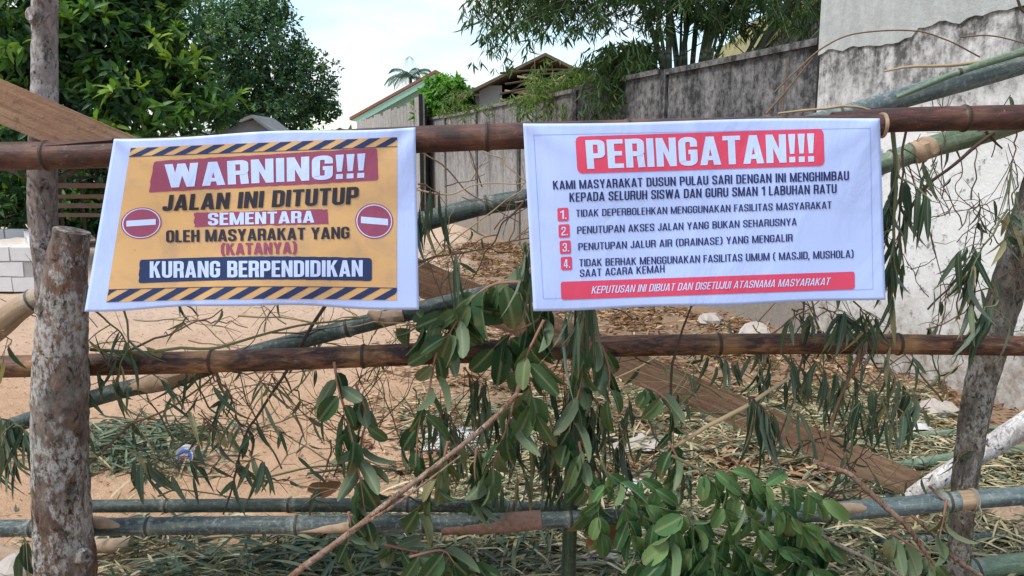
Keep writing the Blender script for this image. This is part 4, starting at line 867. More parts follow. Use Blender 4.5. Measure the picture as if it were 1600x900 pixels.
r1 = empty('warning_banner', P(415, 210, BY), 'white edged yellow WARNING banner with striped bars hanging at left', 'banner')
s1 = Sheet(b1y, r1)
s1.grid('vinyl_sheet', [(178, 217), (649, 198), (654.5, 485), (132, 487)], 0, 'vinyl_white', 100, 60, top=lambda s: 2.2 * math.sin(s * 9), bot=lambda s: -9 * math.sin(s * math.pi) ** 1.4 + 1.2 * math.sin(s * 17), thick=.0012)
pn = s1.grid('printed_panel', [(204, 231), (620.7, 214), (620, 469.5), (165.5, 472.5)], .0006, 'ink_orange', 90, 50, bot=lambda s: -3.5 * math.sin(s * math.pi))
def hazard(cs, n, lean, par, bow=0):
    m = MB()
    for i in range(-1, n + 1):
        for j, e0 in [(j, e_) for j in range(4) for e_ in (0, .125, .25, .375)]:
            t0, t1 = j / 4, (j + 1) / 4; q = []
            for (e, t) in ((e0, t0), (e0 + .125, t0), (e0 + .125, t1), (e0, t1)):
                s_ = (i + e + lean * (1 - t)) / n; s_ = min(max(s_, 0), 1); u, v = bil(cs, s_, t); q.append((u, v + bow * math.sin(s_ * math.pi)))
            if abs(q[0][0] - q[1][0]) + abs(q[3][0] - q[2][0]) < .05: continue
            m.add([s1.pt(u, v, .0011) for u, v in q], [(3, 2, 1, 0)])
    return m.build('hazard_stripe', M['ink_navy'], par, smooth=False)
hazard([(204.5, 231.5), (620.5, 214.5), (620.5, 228.5), (201.5, 244.5)], 12, .75, r1)
hazard([(170, 453), (620, 450.5), (620, 469), (166, 472)], 12, .85, r1, -3.5)
for (u0, v0, u1, v1, bow) in ((201.5, 244.8, 620.7, 228.9, 0), (170, 452.6, 620, 450.1, -3.5)):   # thin rule lines along the bars
    m = MB()
    for i in range(40):
        a_, b_ = i / 40, (i + 1) / 40; f_ = lambda s: (u0 + (u1 - u0) * s, v0 + (v1 - v0) * s + bow * math.sin(s * math.pi)); p0, p1 = f_(a_), f_(b_)
        m.add([s1.pt(p0[0], p0[1] + .6, .0012), s1.pt(p1[0], p1[1] + .6, .0012), s1.pt(p1[0], p1[1] - .5, .0012), s1.pt(p0[0], p0[1] - .5, .0012)], [(0, 1, 2, 3)])
    m.build('rule_line', M['ink_navy'], r1, smooth=False)
tb_ = s1.grid('title_block', [(240.5, 251.7), (589, 231), (591, 282), (232, 300.7)], .0012, 'ink_maroon', 40, 6, rad=4, rough=.03)
text(s1, 'lettering', 'WARNING!!!', [(257, 257), (571, 239.5), (570, 277.5), (259.5, 293.5)], .0018, 'ink_pale', .175, tb_)
text(s1, 'lettering', 'JALAN INI DITUTUP', [(256.5, 305), (561, 291.7), (559.5, 319), (253, 330)], .0018, 'ink_black', .17)
bb_ = s1.grid('brush_block', [(303, 332.7), (511.5, 326.7), (513, 350), (303, 355)], .0012, 'ink_maroon', 40, 6, rough=.07)
text(s1, 'lettering', 'SEMENTARA', [(325, 332.9), (491, 329.3), (491, 347.7), (325, 352.3)], .0018, 'ink_pale', .165, bb_)
text(s1, 'lettering', 'OLEH MASYARAKAT YANG', [(259.3, 360), (546, 354.2), (546, 372.7), (259.3, 379)], .0018, 'ink_black', .16)
text(s1, 'lettering', '(KATANYA)', [(345, 380.5), (463.5, 377.8), (463.5, 396), (345, 398.6)], .0018, 'ink_maroon', .165)
nb_ = s1.grid('footer_block', [(218.3, 406), (581, 403.3), (581, 439.3), (216, 442.7)], .0012, 'ink_navy', 44, 6, rad=4, rough=.025, top=lambda s: -4 * math.sin(s * math.pi), bot=lambda s: -4 * math.sin(s * math.pi))
text(s1, 'lettering', 'KURANG BERPENDIDIKAN', [(234, 408.3), (566.7, 406.5), (566.7, 432), (234, 434)], .0018, 'ink_pale', .165, nb_)
def no_entry(cx, cy, rx, ry, tilt, bar):
    e = lambda k_: [(cx + rx * k_ * math.cos(a) * math.cos(tilt) - ry * k_ * math.sin(a) * math.sin(tilt), cy + ry * k_ * math.sin(a) * math.cos(tilt) + rx * k_ * math.cos(a) * math.sin(tilt)) for a in np.linspace(0, 2 * math.pi, 49)[:-1]]
    d0 = poly_on(s1, 'no_entry_symbol', e(1.06), .0012, 'ink_maroon'); poly_on(s1, 'ring', e(1.0), .0014, 'ink_pale', d0); poly_on(s1, 'disc', e(.94), .0016, 'ink_maroon', d0); poly_on(s1, 'bar', bar, .0019, 'ink_pale', d0)
no_entry(220.7, 348.7, 30, 23, -.12, [(197.5, 345), (243.3, 342), (243.3, 351), (197.5, 354)])
no_entry(584.7, 345.5, 28, 26, .1, [(564, 338.3), (606.3, 342), (606.3, 352), (564, 348.5)])

r2 = empty('notice_banner', P(1100, 190, BY), 'white PERINGATAN notice banner with red title block hanging at right', 'banner')
s2 = Sheet(b2y, r2)
s2.grid('vinyl_sheet', [(817.2, 193), (1374.8, 184), (1383.8, 467.5), (833.6, 486.3)], 0, 'vinyl_white', 100, 60, top=lambda s: 1.5 * math.sin(s * 7), bot=lambda s: 1.0 * math.sin(s * 14), thick=.0012)
m = MB(); fr_ = [(834, 211), (1360, 200), (1364, 452), (849, 467)]
for i in range(4):
    a_, b_ = np.array(fr_[i]), np.array(fr_[(i + 1) % 4]); nn = np.array([-(b_ - a_)[1], (b_ - a_)[0]]); nn = nn / np.linalg.norm(nn) * .45
    for j in range(60):
        p0, p1 = a_ + (b_ - a_) * j / 60, a_ + (b_ - a_) * (j + 1) / 60; m.add([s2.pt(*(p0 - nn), .0004), s2.pt(*(p1 - nn), .0004), s2.pt(*(p1 + nn), .0004), s2.pt(*(p0 + nn), .0004)], [(3, 2, 1, 0)])
m.build('border_line', M['ink_grey'], r2, smooth=False)
t2 = s2.grid('title_block', [(898.8, 213.3), (1286.7, 201), (1288.5, 259), (902.4, 271.3)], .0009, 'ink_red', 44, 6, rad=8)
text(s2, 'lettering', 'PERINGATAN!!!', [(914.4, 219.1), (1272, 208.3), (1273, 252.5), (917.7, 264)], .0016, 'ink_pale', .17, t2)
def tx(s, a, b, c, d, t=.125, mat='ink_text', par=None): return text(s2, 'lettering', s, [a, b, c, d], .0012, mat, t, par, gap=.075)
tx('KAMI MASYARAKAT DUSUN PULAU SARI DENGAN INI MENGHIMBAU', (863.6, 282.6), (1326.6, 267), (1326.6, 281.5), (864.4, 296.3), .14)
tx('KEPADA SELURUH SISWA DAN GURU SMAN 1 LABUHAN RATU', (889.7, 301.2), (1307.3, 287.3), (1307.3, 301.8), (889.7, 315.5), .14)
for i, (u, v) in enumerate([(879.6, 335.2), (881.4, 360.9), (883.2, 386.3), (885, 411.6)]):
    bq = s2.grid('number_block', [(u - 8.9, v - 10), (u + 8.4, v - 10.8), (u + 9, v + 10), (u - 8.3, v + 10.8)], .0009, 'ink_red', 6, 4, rad=2.5)
    text(s2, 'lettering', '%d.' % (i + 1), [(u - 4.2, v - 6.4), (u + 5.8, v - 6.9), (u + 5.8, v + 6.6), (u - 4.2, v + 7.1)], .0016, 'ink_pale', .13, bq, gap=.08)
tx('TIDAK DEPERBOLEHKAN MENGGUNAKAN FASILITAS MASYARAKAT', (900, 327.8), (1299.4, 314.5), (1299.4, 325.9), (900, 339))
tx('PENUTUPAN AKSES JALAN YANG BUKAN SEHARUSNYA', (901.7, 354), (1245, 340.6), (1245, 352), (901.7, 365.6))
tx('PENUTUPAN JALUR AIR (DRAINASE) YANG MENGALIR', (903.5, 380), (1238.5, 365.4), (1238.5, 377.2), (903.5, 391.3))
tx('TIDAK BERHAK MENGGUNAKAN FASILITAS UMUM ( MASJID, MUSHOLA)', (905, 405), (1333.8, 390.5), (1333.8, 402.6), (905, 416.6))
tx('SAAT ACARA KEMAH', (906, 421.2), (1038.4, 414), (1038.4, 425.6), (906, 432.9))
f2 = s2.grid('footer_block', [(876, 440.3), (1335.6, 424.3), (1335.6, 451.9), (877, 468.6)], .0009, 'ink_red', 44, 5, rad=4)
text(s2, 'lettering', 'KEPUTUSAN INI DIBUAT DAN DISETUJUI ATASNAMA MASYARAKAT', [(926.5, 447.2), (1298.5, 433.7), (1295.5, 445.2), (924, 458.8)], .0016, 'ink_pale', .115, f2, gap=.08)

# ------------------------------------------------------------------ hanging bamboo twigs, leafy vines
def px(n_): return n_ * 2.05 / FPX
def along(p, ts):
    q = np.linspace(0, 1, len(p)); return np.stack([np.interp(ts, q, p[:, i]) for i in range(3)], 1)
def twig(label, pts, Y=2.03, w_=3, n=6, ln=70, wd=11, mat='twig_brown', lm='leaf_bamboo', t0=.25, droop=1.0, spread=.55, group=None, rb=.4, side=3, name='bamboo_twig', cat='bamboo twig', tms=(BLADE, BLADEC), under=False):
    p = smooth_path(path3(pts, Y), 26); r = np.linspace(w_, max(1.2, w_ * .45), 26) * .5 * p[0][1] / FPX
    kn = rng.normal(0, px(2.2), (8, 3)); p = p + np.stack([np.interp(np.linspace(0, 7, 26), np.arange(8), kn[:, c_]) for c_ in range(3)], 1)
    m = MB(); m.tube(p, r, 6)
    if group:
        dr = p[-1] - p[0]
        for _ in range(rng.integers(1, 5)):
            a = p[rng.integers(3, 24)]; e = a + dr * rng.uniform(.15, .5) + rng.normal(0, px(22), 3) * [1, .6, 1]; mid = (a + e) / 2 + rng.normal(0, px(5), 3)
            m.tube(np.array([a, mid, e]), np.array([1, .8, .5]) * max(1.3, w_ * .5) * .5 * p[0][1] / FPX, 5)
    ts = np.clip(np.sort(rng.uniform(t0, 1.0, n)), 0, 1) if n else []
    B_, D_, N_ = [], [], []
    if n:
        tips = []
        for s_ in range(max(1, min(side, n))):
            a = along(p, [rng.uniform(t0 * .8, .9)])[0]; e = a + rng.normal(0, 1, 3) * [px(28), px(16), px(12)] - [0, 0, px(22) * droop]; q = smooth_path([a, (a + e) / 2 + [0, 0, px(5)], e], 7); m.tube(q, np.linspace(r[-1] * 1.2, r[-1] * .6, 7), 5, cap=False); tips.append(q)
        tips.append(p[13:])
        for i in range(n):
            if rng.random() < .65: q = tips[rng.integers(len(tips))]; b = along(q, [rng.uniform(.45, 1)])[0]
            else: b = along(p, [ts[i]])[0]
            d = rng.normal(0, spread, 3) * [1, .7, .5]; d[2] -= droop; B_.append(b); D_.append(d)
            nn = rng.normal(0, .7, 3) + [0, -.9, .1]; N_.append(nn)
    o = tag(m.build(name, M[mat], origin=p[0]), label, cat, group)
    if n:
        B_, D_, N_ = map(np.array, (B_, D_, N_)); L_ = px(ln) * rng.uniform(.65, 1.15, n); rn = np.clip(rng.normal(rb, .2, n), 0, .93); rn[rng.random(n) < .11] = rng.uniform(.9, 1)
        W_ = px(wd) * rng.uniform(.5, 1.0, n); hf = rng.random(n) < .5
        gs = [(tms[0], B_[hf], D_[hf], N_[hf], L_[hf], W_[hf], rn[hf]), (tms[1], B_[~hf], D_[~hf], N_[~hf], L_[~hf], W_[~hf], rn[~hf])]
        leaf_mesh('leaves', M[lm], gs, o)
    return o
T_ = twig
T_('long dark bamboo twig slanting down from under the yellow banner to the lower rail', [(512, 474), (482, 522), (448, 582), (410, 640), (388, 676), (365, 758), (350, 800)], 2.16, 6, 9, 60, 13, 'twig_dark', t0=.45)
T_('brown bamboo twig slanting up right from the stump to the middle rail', [(128, 732), (196, 674), (249, 644), (327, 590), (360, 560)], 2.2, 5, 5, 55, 11, 'twig_brown')
T_('cluster of broad dark bamboo leaves drooping right of the stump above the lower rail', [(200, 705), (222, 712), (236, 722)], 2.03, 4, 6, 74, 15, 'twig_olive', droop=1.3, spread=.3)
T_('leaf spray slanting right over the sand beside the drooping cluster', [(222, 716), (245, 730), (270, 745)], 2.08, 4, 5, 66, 14, 'twig_olive', droop=.6, spread=.4)
T_('pair of long bamboo leaves hanging from the middle rail right of the stump', [(160, 560), (178, 575), (190, 592)], 2.05, 3, 3, 78, 12, droop=1.6, spread=.15)
T_('dense drooping bundle of narrow leaves left of the stump above the lower rail', [(-20, 640), (10, 655), (40, 668)], 2.12, 5, 26, 85, 11, 'twig_olive', droop=1.3, spread=.45, side=6)
T_('second drooping bundle of narrow leaves at the left edge', [(-40, 690), (0, 700), (30, 715)], 2.18, 4, 16, 75, 10, 'twig_olive', droop=1.1, spread=.6, side=5)
T_('single broad bamboo leaf crossing the middle rail left of the stump', [(5, 515), (12, 528), (18, 540)], 2.03, 2.5, 2, 76, 15, droop=1.4, spread=.35)
T_('drooping twig with grey green leaves just below the left corner of the yellow banner', [(138, 478), (165, 500), (192, 528), (205, 560)], 2.05, 4, 11, 62, 10, 'twig_olive', droop=1.2, spread=.55, side=5)
T_('leafy twig falling across the middle rail below the yellow banner corner', [(195, 480), (200, 530), (188, 580), (178, 612)], 2.03, 3.5, 8, 58, 10, 'twig_olive', droop=1.0, spread=.6, side=4)
T_('olive stem arching along under the yellow banner over the middle rail', [(140, 551), (250, 549), (330, 544), (420, 520), (500, 504), (575, 500)], 2.06, 6, 0, mat='twig_olive')
T_('thin brown stem slanting up to the lower edge of the yellow banner', [(195, 548), (250, 527), (300, 504), (350, 482)], 2.1, 4, 2, 40, 8, 'twig_brown')
T_('small leaf fan hanging below the middle rail over bare sand', [(330, 590), (348, 597), (362, 612)], 2.1, 3, 6, 58, 11, droop=1.1, spread=.5)
T_('three broad leaves hanging over the sand left of the long dark twig', [(318, 655), (332, 668), (345, 678)], 2.14, 3, 4, 58, 17, droop=1.2, spread=.4)
T_('leaf fan beside the long dark twig low over the sand', [(385, 705), (398, 716), (415, 728)], 2.14, 3, 6, 60, 13, droop=1.1, spread=.5)
T_('crooked pale stem zigzagging over the sand below the middle rail', [(425, 582), (445, 634), (460, 640), (478, 692)], 2.2, 2.6, 0)
T_('thin pale stem forking right over the sand towards the vine', [(430, 590), (468, 640), (515, 672), (545, 690)], 2.22, 2.6, 2, 40, 9)
T_('sparse twig with tiny leaves lying low behind the lower left rail', [(520, 690), (505, 740), (480, 790)], 2.2, 3, 4, 50, 12, droop=.9)
T_('leafy twig bending left near the bottom of the left gap', [(455, 745), (430, 752), (390, 740)], 2.3, 3, 6, 45, 9, droop=.3, spread=.8)
# between the banners
T_('long thin stem crossing high in the gap between the banners', [(648, 296), (700, 302), (760, 288), (830, 286)], 2.12, 3, 0, mat='twig_straw')
T_('straight stem slanting down right in the gap between the banners', [(655, 236), (700, 262), (745, 310), (815, 350)], 2.15, 3, 0)
T_('steep stem slanting through the dark culm between the banners', [(826, 300), (795, 340), (765, 390), (735, 440)], 2.12, 3.5, 2, 30, 7, 'twig_dark')
T_('low arching stem between the banners above the broad leaves', [(640, 412), (690, 398), (745, 388), (835, 372)], 2.08, 4, 3, 55, 8)
T_('stem rising from the broad leaves to the dark culm', [(655, 420), (700, 385), (760, 335), (815, 296)], 2.14, 3, 2, 45, 7, 'twig_straw')
T_('hanging strips of narrow leaves beside the right edge of the yellow banner', [(652, 285), (668, 292), (690, 300)], 2.08, 3, 10, 100, 8, droop=1.8, spread=.16, side=4)
T_('two long narrow leaves pointing down above the vine', [(690, 380), (705, 392), (716, 402)], 2.0, 3, 4, 112, 9, droop=1.7, spread=.2)
T_('bundle of long narrow leaves hanging beside the left edge of the white banner', [(850, 372), (832, 376), (812, 384)], 1.99, 4, 14, 118, 9, 'twig_olive', droop=2, spread=.16, side=5)
T_('bundle of long narrow leaves hanging out below the white banner corner', [(880, 460), (905, 468), (930, 474)], 1.985, 4, 18, 112, 9, 'twig_olive', droop=2, spread=.2, side=5)
for lab, a, n_ in (('narrow leaf bundle hanging behind the broken branch left of centre', (690, 640), 9), ('narrow leaf bundle hanging behind the broken branch at its upper end', (740, 590), 8), ('narrow leaf bundle hanging below the branch tip', (795, 680), 11), ('narrow leaf bundle hanging left of the upright stem', (850, 690), 13), ('narrow leaf bundle hanging right of the upright stem', (925, 620), 8), ('low narrow leaf bundle over the lower rail at centre', (860, 740), 10), ('narrow leaf bundle low behind the hanging vine', (640, 690), 9), ('narrow leaf bundle hanging at the upright stem below the middle rail', (880, 600), 10)):
    T_(lab, [(a[0] - 15, a[1] - 14), a, (a[0] + 16, a[1] + 14)], 2.19 + rng.uniform(-.01, .08), 3, n_, 88, 10, droop=1.6, spread=.25, side=4)
for i in range(26):
    u, v = rng.uniform(625, 985), rng.uniform(585, 745)
    T_('bundle of narrow leaves hanging limp among the vine strands at centre', [(u - 12, v - 22), (u, v), (u + rng.uniform(-8, 12), v + 16)], rng.uniform(2.19, 2.4), 2.6, int(rng.integers(5, 10)), rng.uniform(70, 105), 9, rng.choice(['twig_brown', 'twig_olive', 'twig_straw']), droop=1.8, spread=.22, side=3, rb=rng.uniform(.25, .65), group='limp narrow leaf bundles at centre')
for i in range(20):
    u, v = rng.uniform(1080, 1480), rng.uniform(500, 660)
    T_('small bundle of narrow leaves hanging limp under the white banner', [(u - 12, v - 22), (u, v), (u + rng.uniform(-8, 12), v + 14)], rng.uniform(2.06, 2.35), 2.6, int(rng.integers(4, 9)), rng.uniform(50, 80), 9, rng.choice(['twig_brown', 'twig_olive', 'twig_straw']), droop=1.6, spread=.3, side=3, rb=rng.uniform(.25, .6), group='limp narrow leaf bundles under the white banner')
for i in range(14):
    u, v = rng.uniform(150, 480), rng.uniform(570, 730)
    T_('small spray of narrow leaves drooping over the sand left', [(u - 22, v - 22), (u, v), (u + 20, v + 8)], rng.uniform(2.08, 2.3), 2.4, int(rng.integers(3, 7)), rng.uniform(45, 75), 8, rng.choice(['twig_brown', 'twig_olive', 'twig_dark']), droop=1.1, spread=.6, side=3, rb=rng.uniform(.25, .6), group='small leaf sprays over the sand')
# right side
T_('tall dense leafy stalk hanging along the right edge of the white banner', [(1392, 200), (1398, 260), (1396, 330), (1397, 400), (1394, 470)], 2.04, 7, 34, 84, 11, 'twig_olive', t0=.08, droop=1.7, spread=.28, side=9, rb=.3)
T_('second thinner leafy stalk right of the banner edge', [(1418, 210), (1410, 280), (1405, 350), (1412, 430)], 2.08, 4, 14, 78, 9, 'twig_brown', t0=.1, droop=1.5, spread=.35, side=6)
T_('drooping leaf spray before the white wall left of the leaning post', [(1572, 330), (1545, 372), (1522, 410), (1508, 440)], 2.06, 4, 16, 84, 13, 'twig_olive', t0=.4, droop=1.3, spread=.45, side=6, rb=.3)
T_('leaf spray hanging over the middle rail at the leaning post', [(1560, 470), (1540, 485), (1528, 505)], 2.04, 3, 11, 80, 15, 'twig_olive', t0=.2, droop=1.4, spread=.4, side=4, rb=.3)
T_('leaf tuft at the upper end of the leaning post', [(1590, 300), (1582, 340), (1570, 372)], 2.1, 3, 12, 62, 11, 'twig_olive', t0=.2, droop=.9, spread=.7, side=5)
T_('thin dark stem arching before the white wall to the leaf spray', [(1449, 482), (1480, 450), (1513, 404), (1528, 350), (1534, 300)], 2.1, 3.5, 5, 52, 9, 'twig_dark', droop=.9)
T_('thin stem slanting right above the middle rail near the leaning post', [(1448, 513), (1490, 498), (1530, 470)], 2.06, 3, 5, 62, 10, droop=1.1)
T_('fine drooping rootlets hanging from the top rail at the right edge', [(1590, 205), (1585, 240), (1575, 290)], 2.06, 2.5, 9, 100, 3, 'twig_brown', droop=2, spread=.25, rb=.8)
T_('fine zigzag twig before the white wall left part', [(1420, 250), (1440, 330), (1462, 400), (1480, 470)], 2.2, 2.2, 0)
T_('fine zigzag twig before the white wall right part', [(1470, 180), (1500, 260), (1495, 300), (1545, 345)], 2.25, 2.2, 3, 30, 6)
T_('leaves hanging below the white banner right of its middle', [(1240, 482), (1256, 490), (1270, 496)], 2.03, 3, 8, 62, 9, droop=1.2, spread=.55)
T_('leaves hanging below the white banner near the right corner', [(1285, 478), (1305, 488), (1320, 498)], 2.02, 3, 10, 66, 11, droop=1.1, spread=.6, side=5)
T_('leaves hanging below the right corner of the white banner', [(1335, 474), (1352, 486), (1368, 496)], 2.02, 3, 10, 70, 10, droop=1.3, spread=.5, side=5)
T_('dark bundle of long leaves hanging before the plank', [(1165, 622), (1180, 628), (1195, 634)], 2.03, 3.5, 12, 100, 13, 'twig_dark', droop=2, spread=.25, side=4, rb=.25)
T_('small leaf bundle right of the dark one before the plank', [(1232, 632), (1240, 640), (1250, 646)], 2.06, 3, 6, 62, 10, droop=1.4, spread=.4)
T_('leaf bundle hanging from the middle rail over brown litter', [(1268, 558), (1280, 568), (1292, 576)], 2.05, 3, 8, 72, 10, droop=1.5, spread=.3)
T_('leaf bundle hanging from the middle rail left of the leaning stem', [(1232, 556), (1242, 564), (1250, 574)], 2.07, 3, 6, 60, 9, droop=1.5, spread=.35)
T_('pair of drooping leaves over the litter left of the leaning post', [(1356, 605), (1370, 615), (1384, 624)], 2.05, 3, 5, 68, 14, 'twig_olive', droop=1.6, spread=.3, rb=.25)
T_('four drooping leaves over the litter nearest the leaning post', [(1412, 610), (1425, 618), (1436, 628)], 2.05, 3, 5, 72, 15, 'twig_olive', droop=1.6, spread=.3, rb=.3)
T_('three small leaves hanging on the plank', [(1305, 695), (1314, 700), (1322, 706)], 2.05, 2.5, 3, 42, 9, droop=1.5, spread=.3)
T_('leaf bundle hanging under the middle rail above the plank start', [(1110, 548), (1122, 556), (1135, 562)], 2.05, 3, 6, 62, 9, droop=1.5, spread=.3)
T_('leaf bundle hanging right of the hanging brown stem', [(1345, 560), (1352, 575), (1360, 590)], 2.07, 3, 5, 52, 9, droop=1.5, spread=.4)
T_('leaning stem with small leaves in front of the plank middle', [(1255, 560), (1235, 640), (1205, 720)], 2.1, 4, 4, 44, 8)
T_('leafy stem low at the bottom right beneath the rail', [(1330, 830), (1370, 860), (1400, 900)], 2.1, 4, 7, 54, 17, 'twig_olive', lm='leaf_vine', droop=1, tms=(OVAL, OVALC))
T_('dark large leaf drooping at the bottom left beside the stump', [(20, 830), (32, 838), (40, 846)], 1.99, 3, 3, 78, 22, 'twig_olive', droop=1.8, spread=.2)
# tangled bare stems: too alike to single out
for i in range(64):
    u, v = rng.uniform(130, 640), rng.uniform(490, 780); a = rng.choice([rng.uniform(.3, 1.2), rng.uniform(1.9, 2.8), rng.uniform(-.2, .25)]); l_ = rng.uniform(60, 190); b = rng.normal(0, 12)
    T_('thin bare bamboo stem tangled behind the fence under the yellow banner', [(u, v), (u + l_ * .5 * math.cos(a) + b, v - l_ * .5 * math.sin(a) + b * .6), (u + l_ * math.cos(a), v - l_ * math.sin(a))], rng.uniform(2.14, 2.4), rng.uniform(1.6, 3.6), int(rng.random() < .45) * rng.integers(1, 4), 46, 8, rng.choice(['twig_brown', 'twig_dark', 'twig_straw', 'twig_straw', 'twig_olive']), group='bare stems tangled under the yellow banner', droop=.8)
for i in range(60):
    u, v = rng.uniform(920, 1500), rng.uniform(490, 800); a = rng.choice([rng.uniform(.3, 1.2), rng.uniform(1.8, 2.8), rng.uniform(-.2, .25)]); l_ = rng.uniform(50, 170); b = rng.normal(0, 12)
    T_('thin bamboo stem tangled behind the fence under the white banner', [(u, v), (u + l_ * .5 * math.cos(a) + b, v - l_ * .5 * math.sin(a) + b * .6), (u + l_ * math.cos(a), v - l_ * math.sin(a))], rng.uniform(2.14, 2.5), rng.uniform(1.6, 4), int(rng.random() < .6) * rng.integers(1, 5), 50, 9, rng.choice(['twig_brown', 'twig_dark', 'twig_straw', 'twig_olive']), group='stems tangled under the white banner', droop=1)
for i in range(22):
    u, v = rng.uniform(1395, 1590), rng.uniform(230, 500); a = rng.uniform(.4, 2.4); l_ = rng.uniform(50, 150); b = rng.normal(0, 12)
    T_('wispy stem tangled before the white wall right of the banner', [(u, v), (u + l_ * .5 * math.cos(a) + b, v - l_ * .5 * math.sin(a) + b * .6), (u + l_ * math.cos(a), v - l_ * math.sin(a))], rng.uniform(2.12, 2.3), rng.uniform(1.4, 2.6), int(rng.random() < .4) * rng.integers(1, 4), 44, 8, rng.choice(['twig_brown', 'twig_dark', 'twig_olive']), group='wispy stems before the white wall', droop=1)
for i in range(16):
    u, v = rng.uniform(655, 830), rng.uniform(280, 470); a = rng.uniform(-.6, 3.2); l_ = rng.uniform(50, 130)
    T_('thin stem tangled in the gap between the banners', [(u, v), (u + l_ * .5 * math.cos(a) + 5, v - l_ * .5 * math.sin(a)), (u + l_ * math.cos(a), v - l_ * math.sin(a))], rng.uniform(2.1, 2.3), rng.uniform(1.4, 2.6), int(rng.random() < .3) * 2, 50, 7, rng.choice(['twig_brown', 'twig_dark', 'twig_straw']), group='stems tangled between the banners', droop=1)
for i in range(34):
    u, v = rng.uniform(520, 900), rng.uniform(570, 790); a = rng.uniform(.8, 2.3); l_ = rng.uniform(50, 150); b = rng.normal(0, 10)
    T_('thin stem tangled among the hanging vine leaves at centre', [(u, v), (u + l_ * .5 * math.cos(a) + b, v - l_ * .5 * math.sin(a)), (u + l_ * math.cos(a), v - l_ * math.sin(a))], rng.uniform(2.1, 2.35), rng.uniform(1.4, 3.2), int(rng.random() < .5) * rng.integers(1, 4), 55, 9, rng.choice(['twig_brown', 'twig_dark', 'twig_red', 'twig_olive']), group='stems tangled among the vine leaves', droop=1.2)

# broad-leaved vines
def vine(label, pts, Y, n, ln=52, wd=27, t0=.05, droop=1.0, spread=.6, lm='leaf_vine', rb=.45, w_=5, mat='twig_red', name='leafy_vine', cat='leafy vine', face=.9):
    p = smooth_path(path3(pts, Y), 30); m = MB(); m.tube(p, np.linspace(w_, w_ * .4, 30) * .5 * 2 / FPX, 7); o_ = []
    ts = np.linspace(t0, 1, n); b = along(p, ts); tg = np.gradient(p, axis=0); sgn = np.where(np.arange(n) % 2 == 0, 1, -1)
    d = rng.normal(0, spread * .6, (n, 3)) * [1, .8, .6]; d[:, 0] += sgn * spread * .8; d[:, 2] -= droop
    for i in range(n):
        e = b[i] + d[i] / np.linalg.norm(d[i]) * px(6); m.tube([b[i], e], .0012, 4, cap=False); b[i] = e
    o = tag(m.build(name, M[mat], origin=p[0]), label, cat)
    nn = rng.normal(0, .75, (n, 3)) + [0, -face, .25]; flip = rng.random(n) < .18; nn[flip] *= -1
    L_ = px(ln) * rng.uniform(.7, 1.3, n); W_ = px(wd) * rng.uniform(.65, 1.1, n); rn = np.clip(rng.normal(rb, .2, n), 0, 1); hf = rng.random(n) < .55
    leaf_mesh('leaves', M[lm], [(OVAL, b[hf], d[hf], nn[hf], L_[hf], W_[hf], rn[hf]), (OVALC, b[~hf], d[~hf], nn[~hf], L_[~hf], W_[~hf], rn[~hf])], o)
    return o
V_ = vine
V_('long vine strand of dark oval leaves hanging left of centre from the middle rail', [(522, 566), (530, 610), (545, 660), (556, 710), (566, 770), (572, 820)], 2.02, 18, 50, 27, droop=1.1, spread=.55, rb=.3)
V_('second strand of dark oval leaves twining beside the left hanging strand', [(556, 600), (572, 650), (565, 700), (580, 760)], 2.05, 11, 46, 26, droop=1, spread=.6, rb=.35)
V_('vine strand with paired leaves hanging below the yellow banner right corner', [(690, 520), (680, 560), (670, 610), (655, 660), (650, 720)], 2.02, 13, 52, 27, droop=1, spread=.6, rb=.5)
V_('big bunch of broad grey green leaves between the banners above the middle rail', [(815, 440), (770, 445), (735, 470), (715, 500), (700, 525)], 2.0, 20, 58, 34, droop=.8, spread=.8, rb=.6)
V_('bunch of broad leaves spread along the dark culm left of the white banner', [(760, 470), (715, 485), (670, 500), (640, 512)], 2.03, 14, 50, 28, droop=.45, spread=.9, rb=.5)
V_('vine of large pale leaves crossing the middle rail below the white banner corner', [(850, 500), (835, 530), (822, 560), (828, 600), (835, 640)], 1.99, 13, 62, 32, droop=.9, spread=.6, rb=.75)
V_('bunch of broad dark leaves under the left corner of the white banner', [(860, 470), (840, 500), (800, 520), (775, 540)], 2.03, 12, 54, 30, droop=1, spread=.6, rb=.4)
V_('leafy vine hanging in front of the upright stem below the middle rail', [(930, 520), (915, 560), (905, 610), (892, 660), (885, 700)], 2.02, 15, 54, 27, droop=1.2, spread=.45, rb=.4)
V_('short vine drooping right of the upright stem over the plank start', [(940, 540), (952, 580), (950, 620)], 2.03, 6, 50, 26, droop=1.1, spread=.5, rb=.5)
V_('sparse dark vine hanging before the plank left end', [(1000, 600), (1030, 615), (1050, 640), (1052, 690)], 2.04, 9, 42, 22, droop=1.1, spread=.55, rb=.3)
V_('vine strand hanging at centre in front of the broken branch top', [(815, 580), (800, 640), (780, 700), (762, 750)], 2.0, 13, 54, 27, droop=1.1, spread=.5, rb=.5)
V_('vine of olive leaves draped over the lower rail at centre left', [(700, 690), (690, 730), (672, 770), (650, 800)], 2.0, 13, 54, 28, droop=1.1, spread=.6, rb=.6)
V_('pair of dark leaf strands over the lower rail left of the peeled patch', [(745, 700), (742, 740), (752, 780)], 2.02, 9, 52, 24, droop=1.3, spread=.4, rb=.35)
V_('low leafy strand at the foot of the broken branch', [(545, 800), (548, 830), (540, 860)], 1.96, 5, 46, 24, droop=.9, spread=.5, rb=.35)
V_('leafy heap below the lower rail left of centre', [(600, 850), (640, 860), (690, 870), (740, 880)], 2.1, 22, 44, 26, droop=.5, spread=.9, rb=.4)
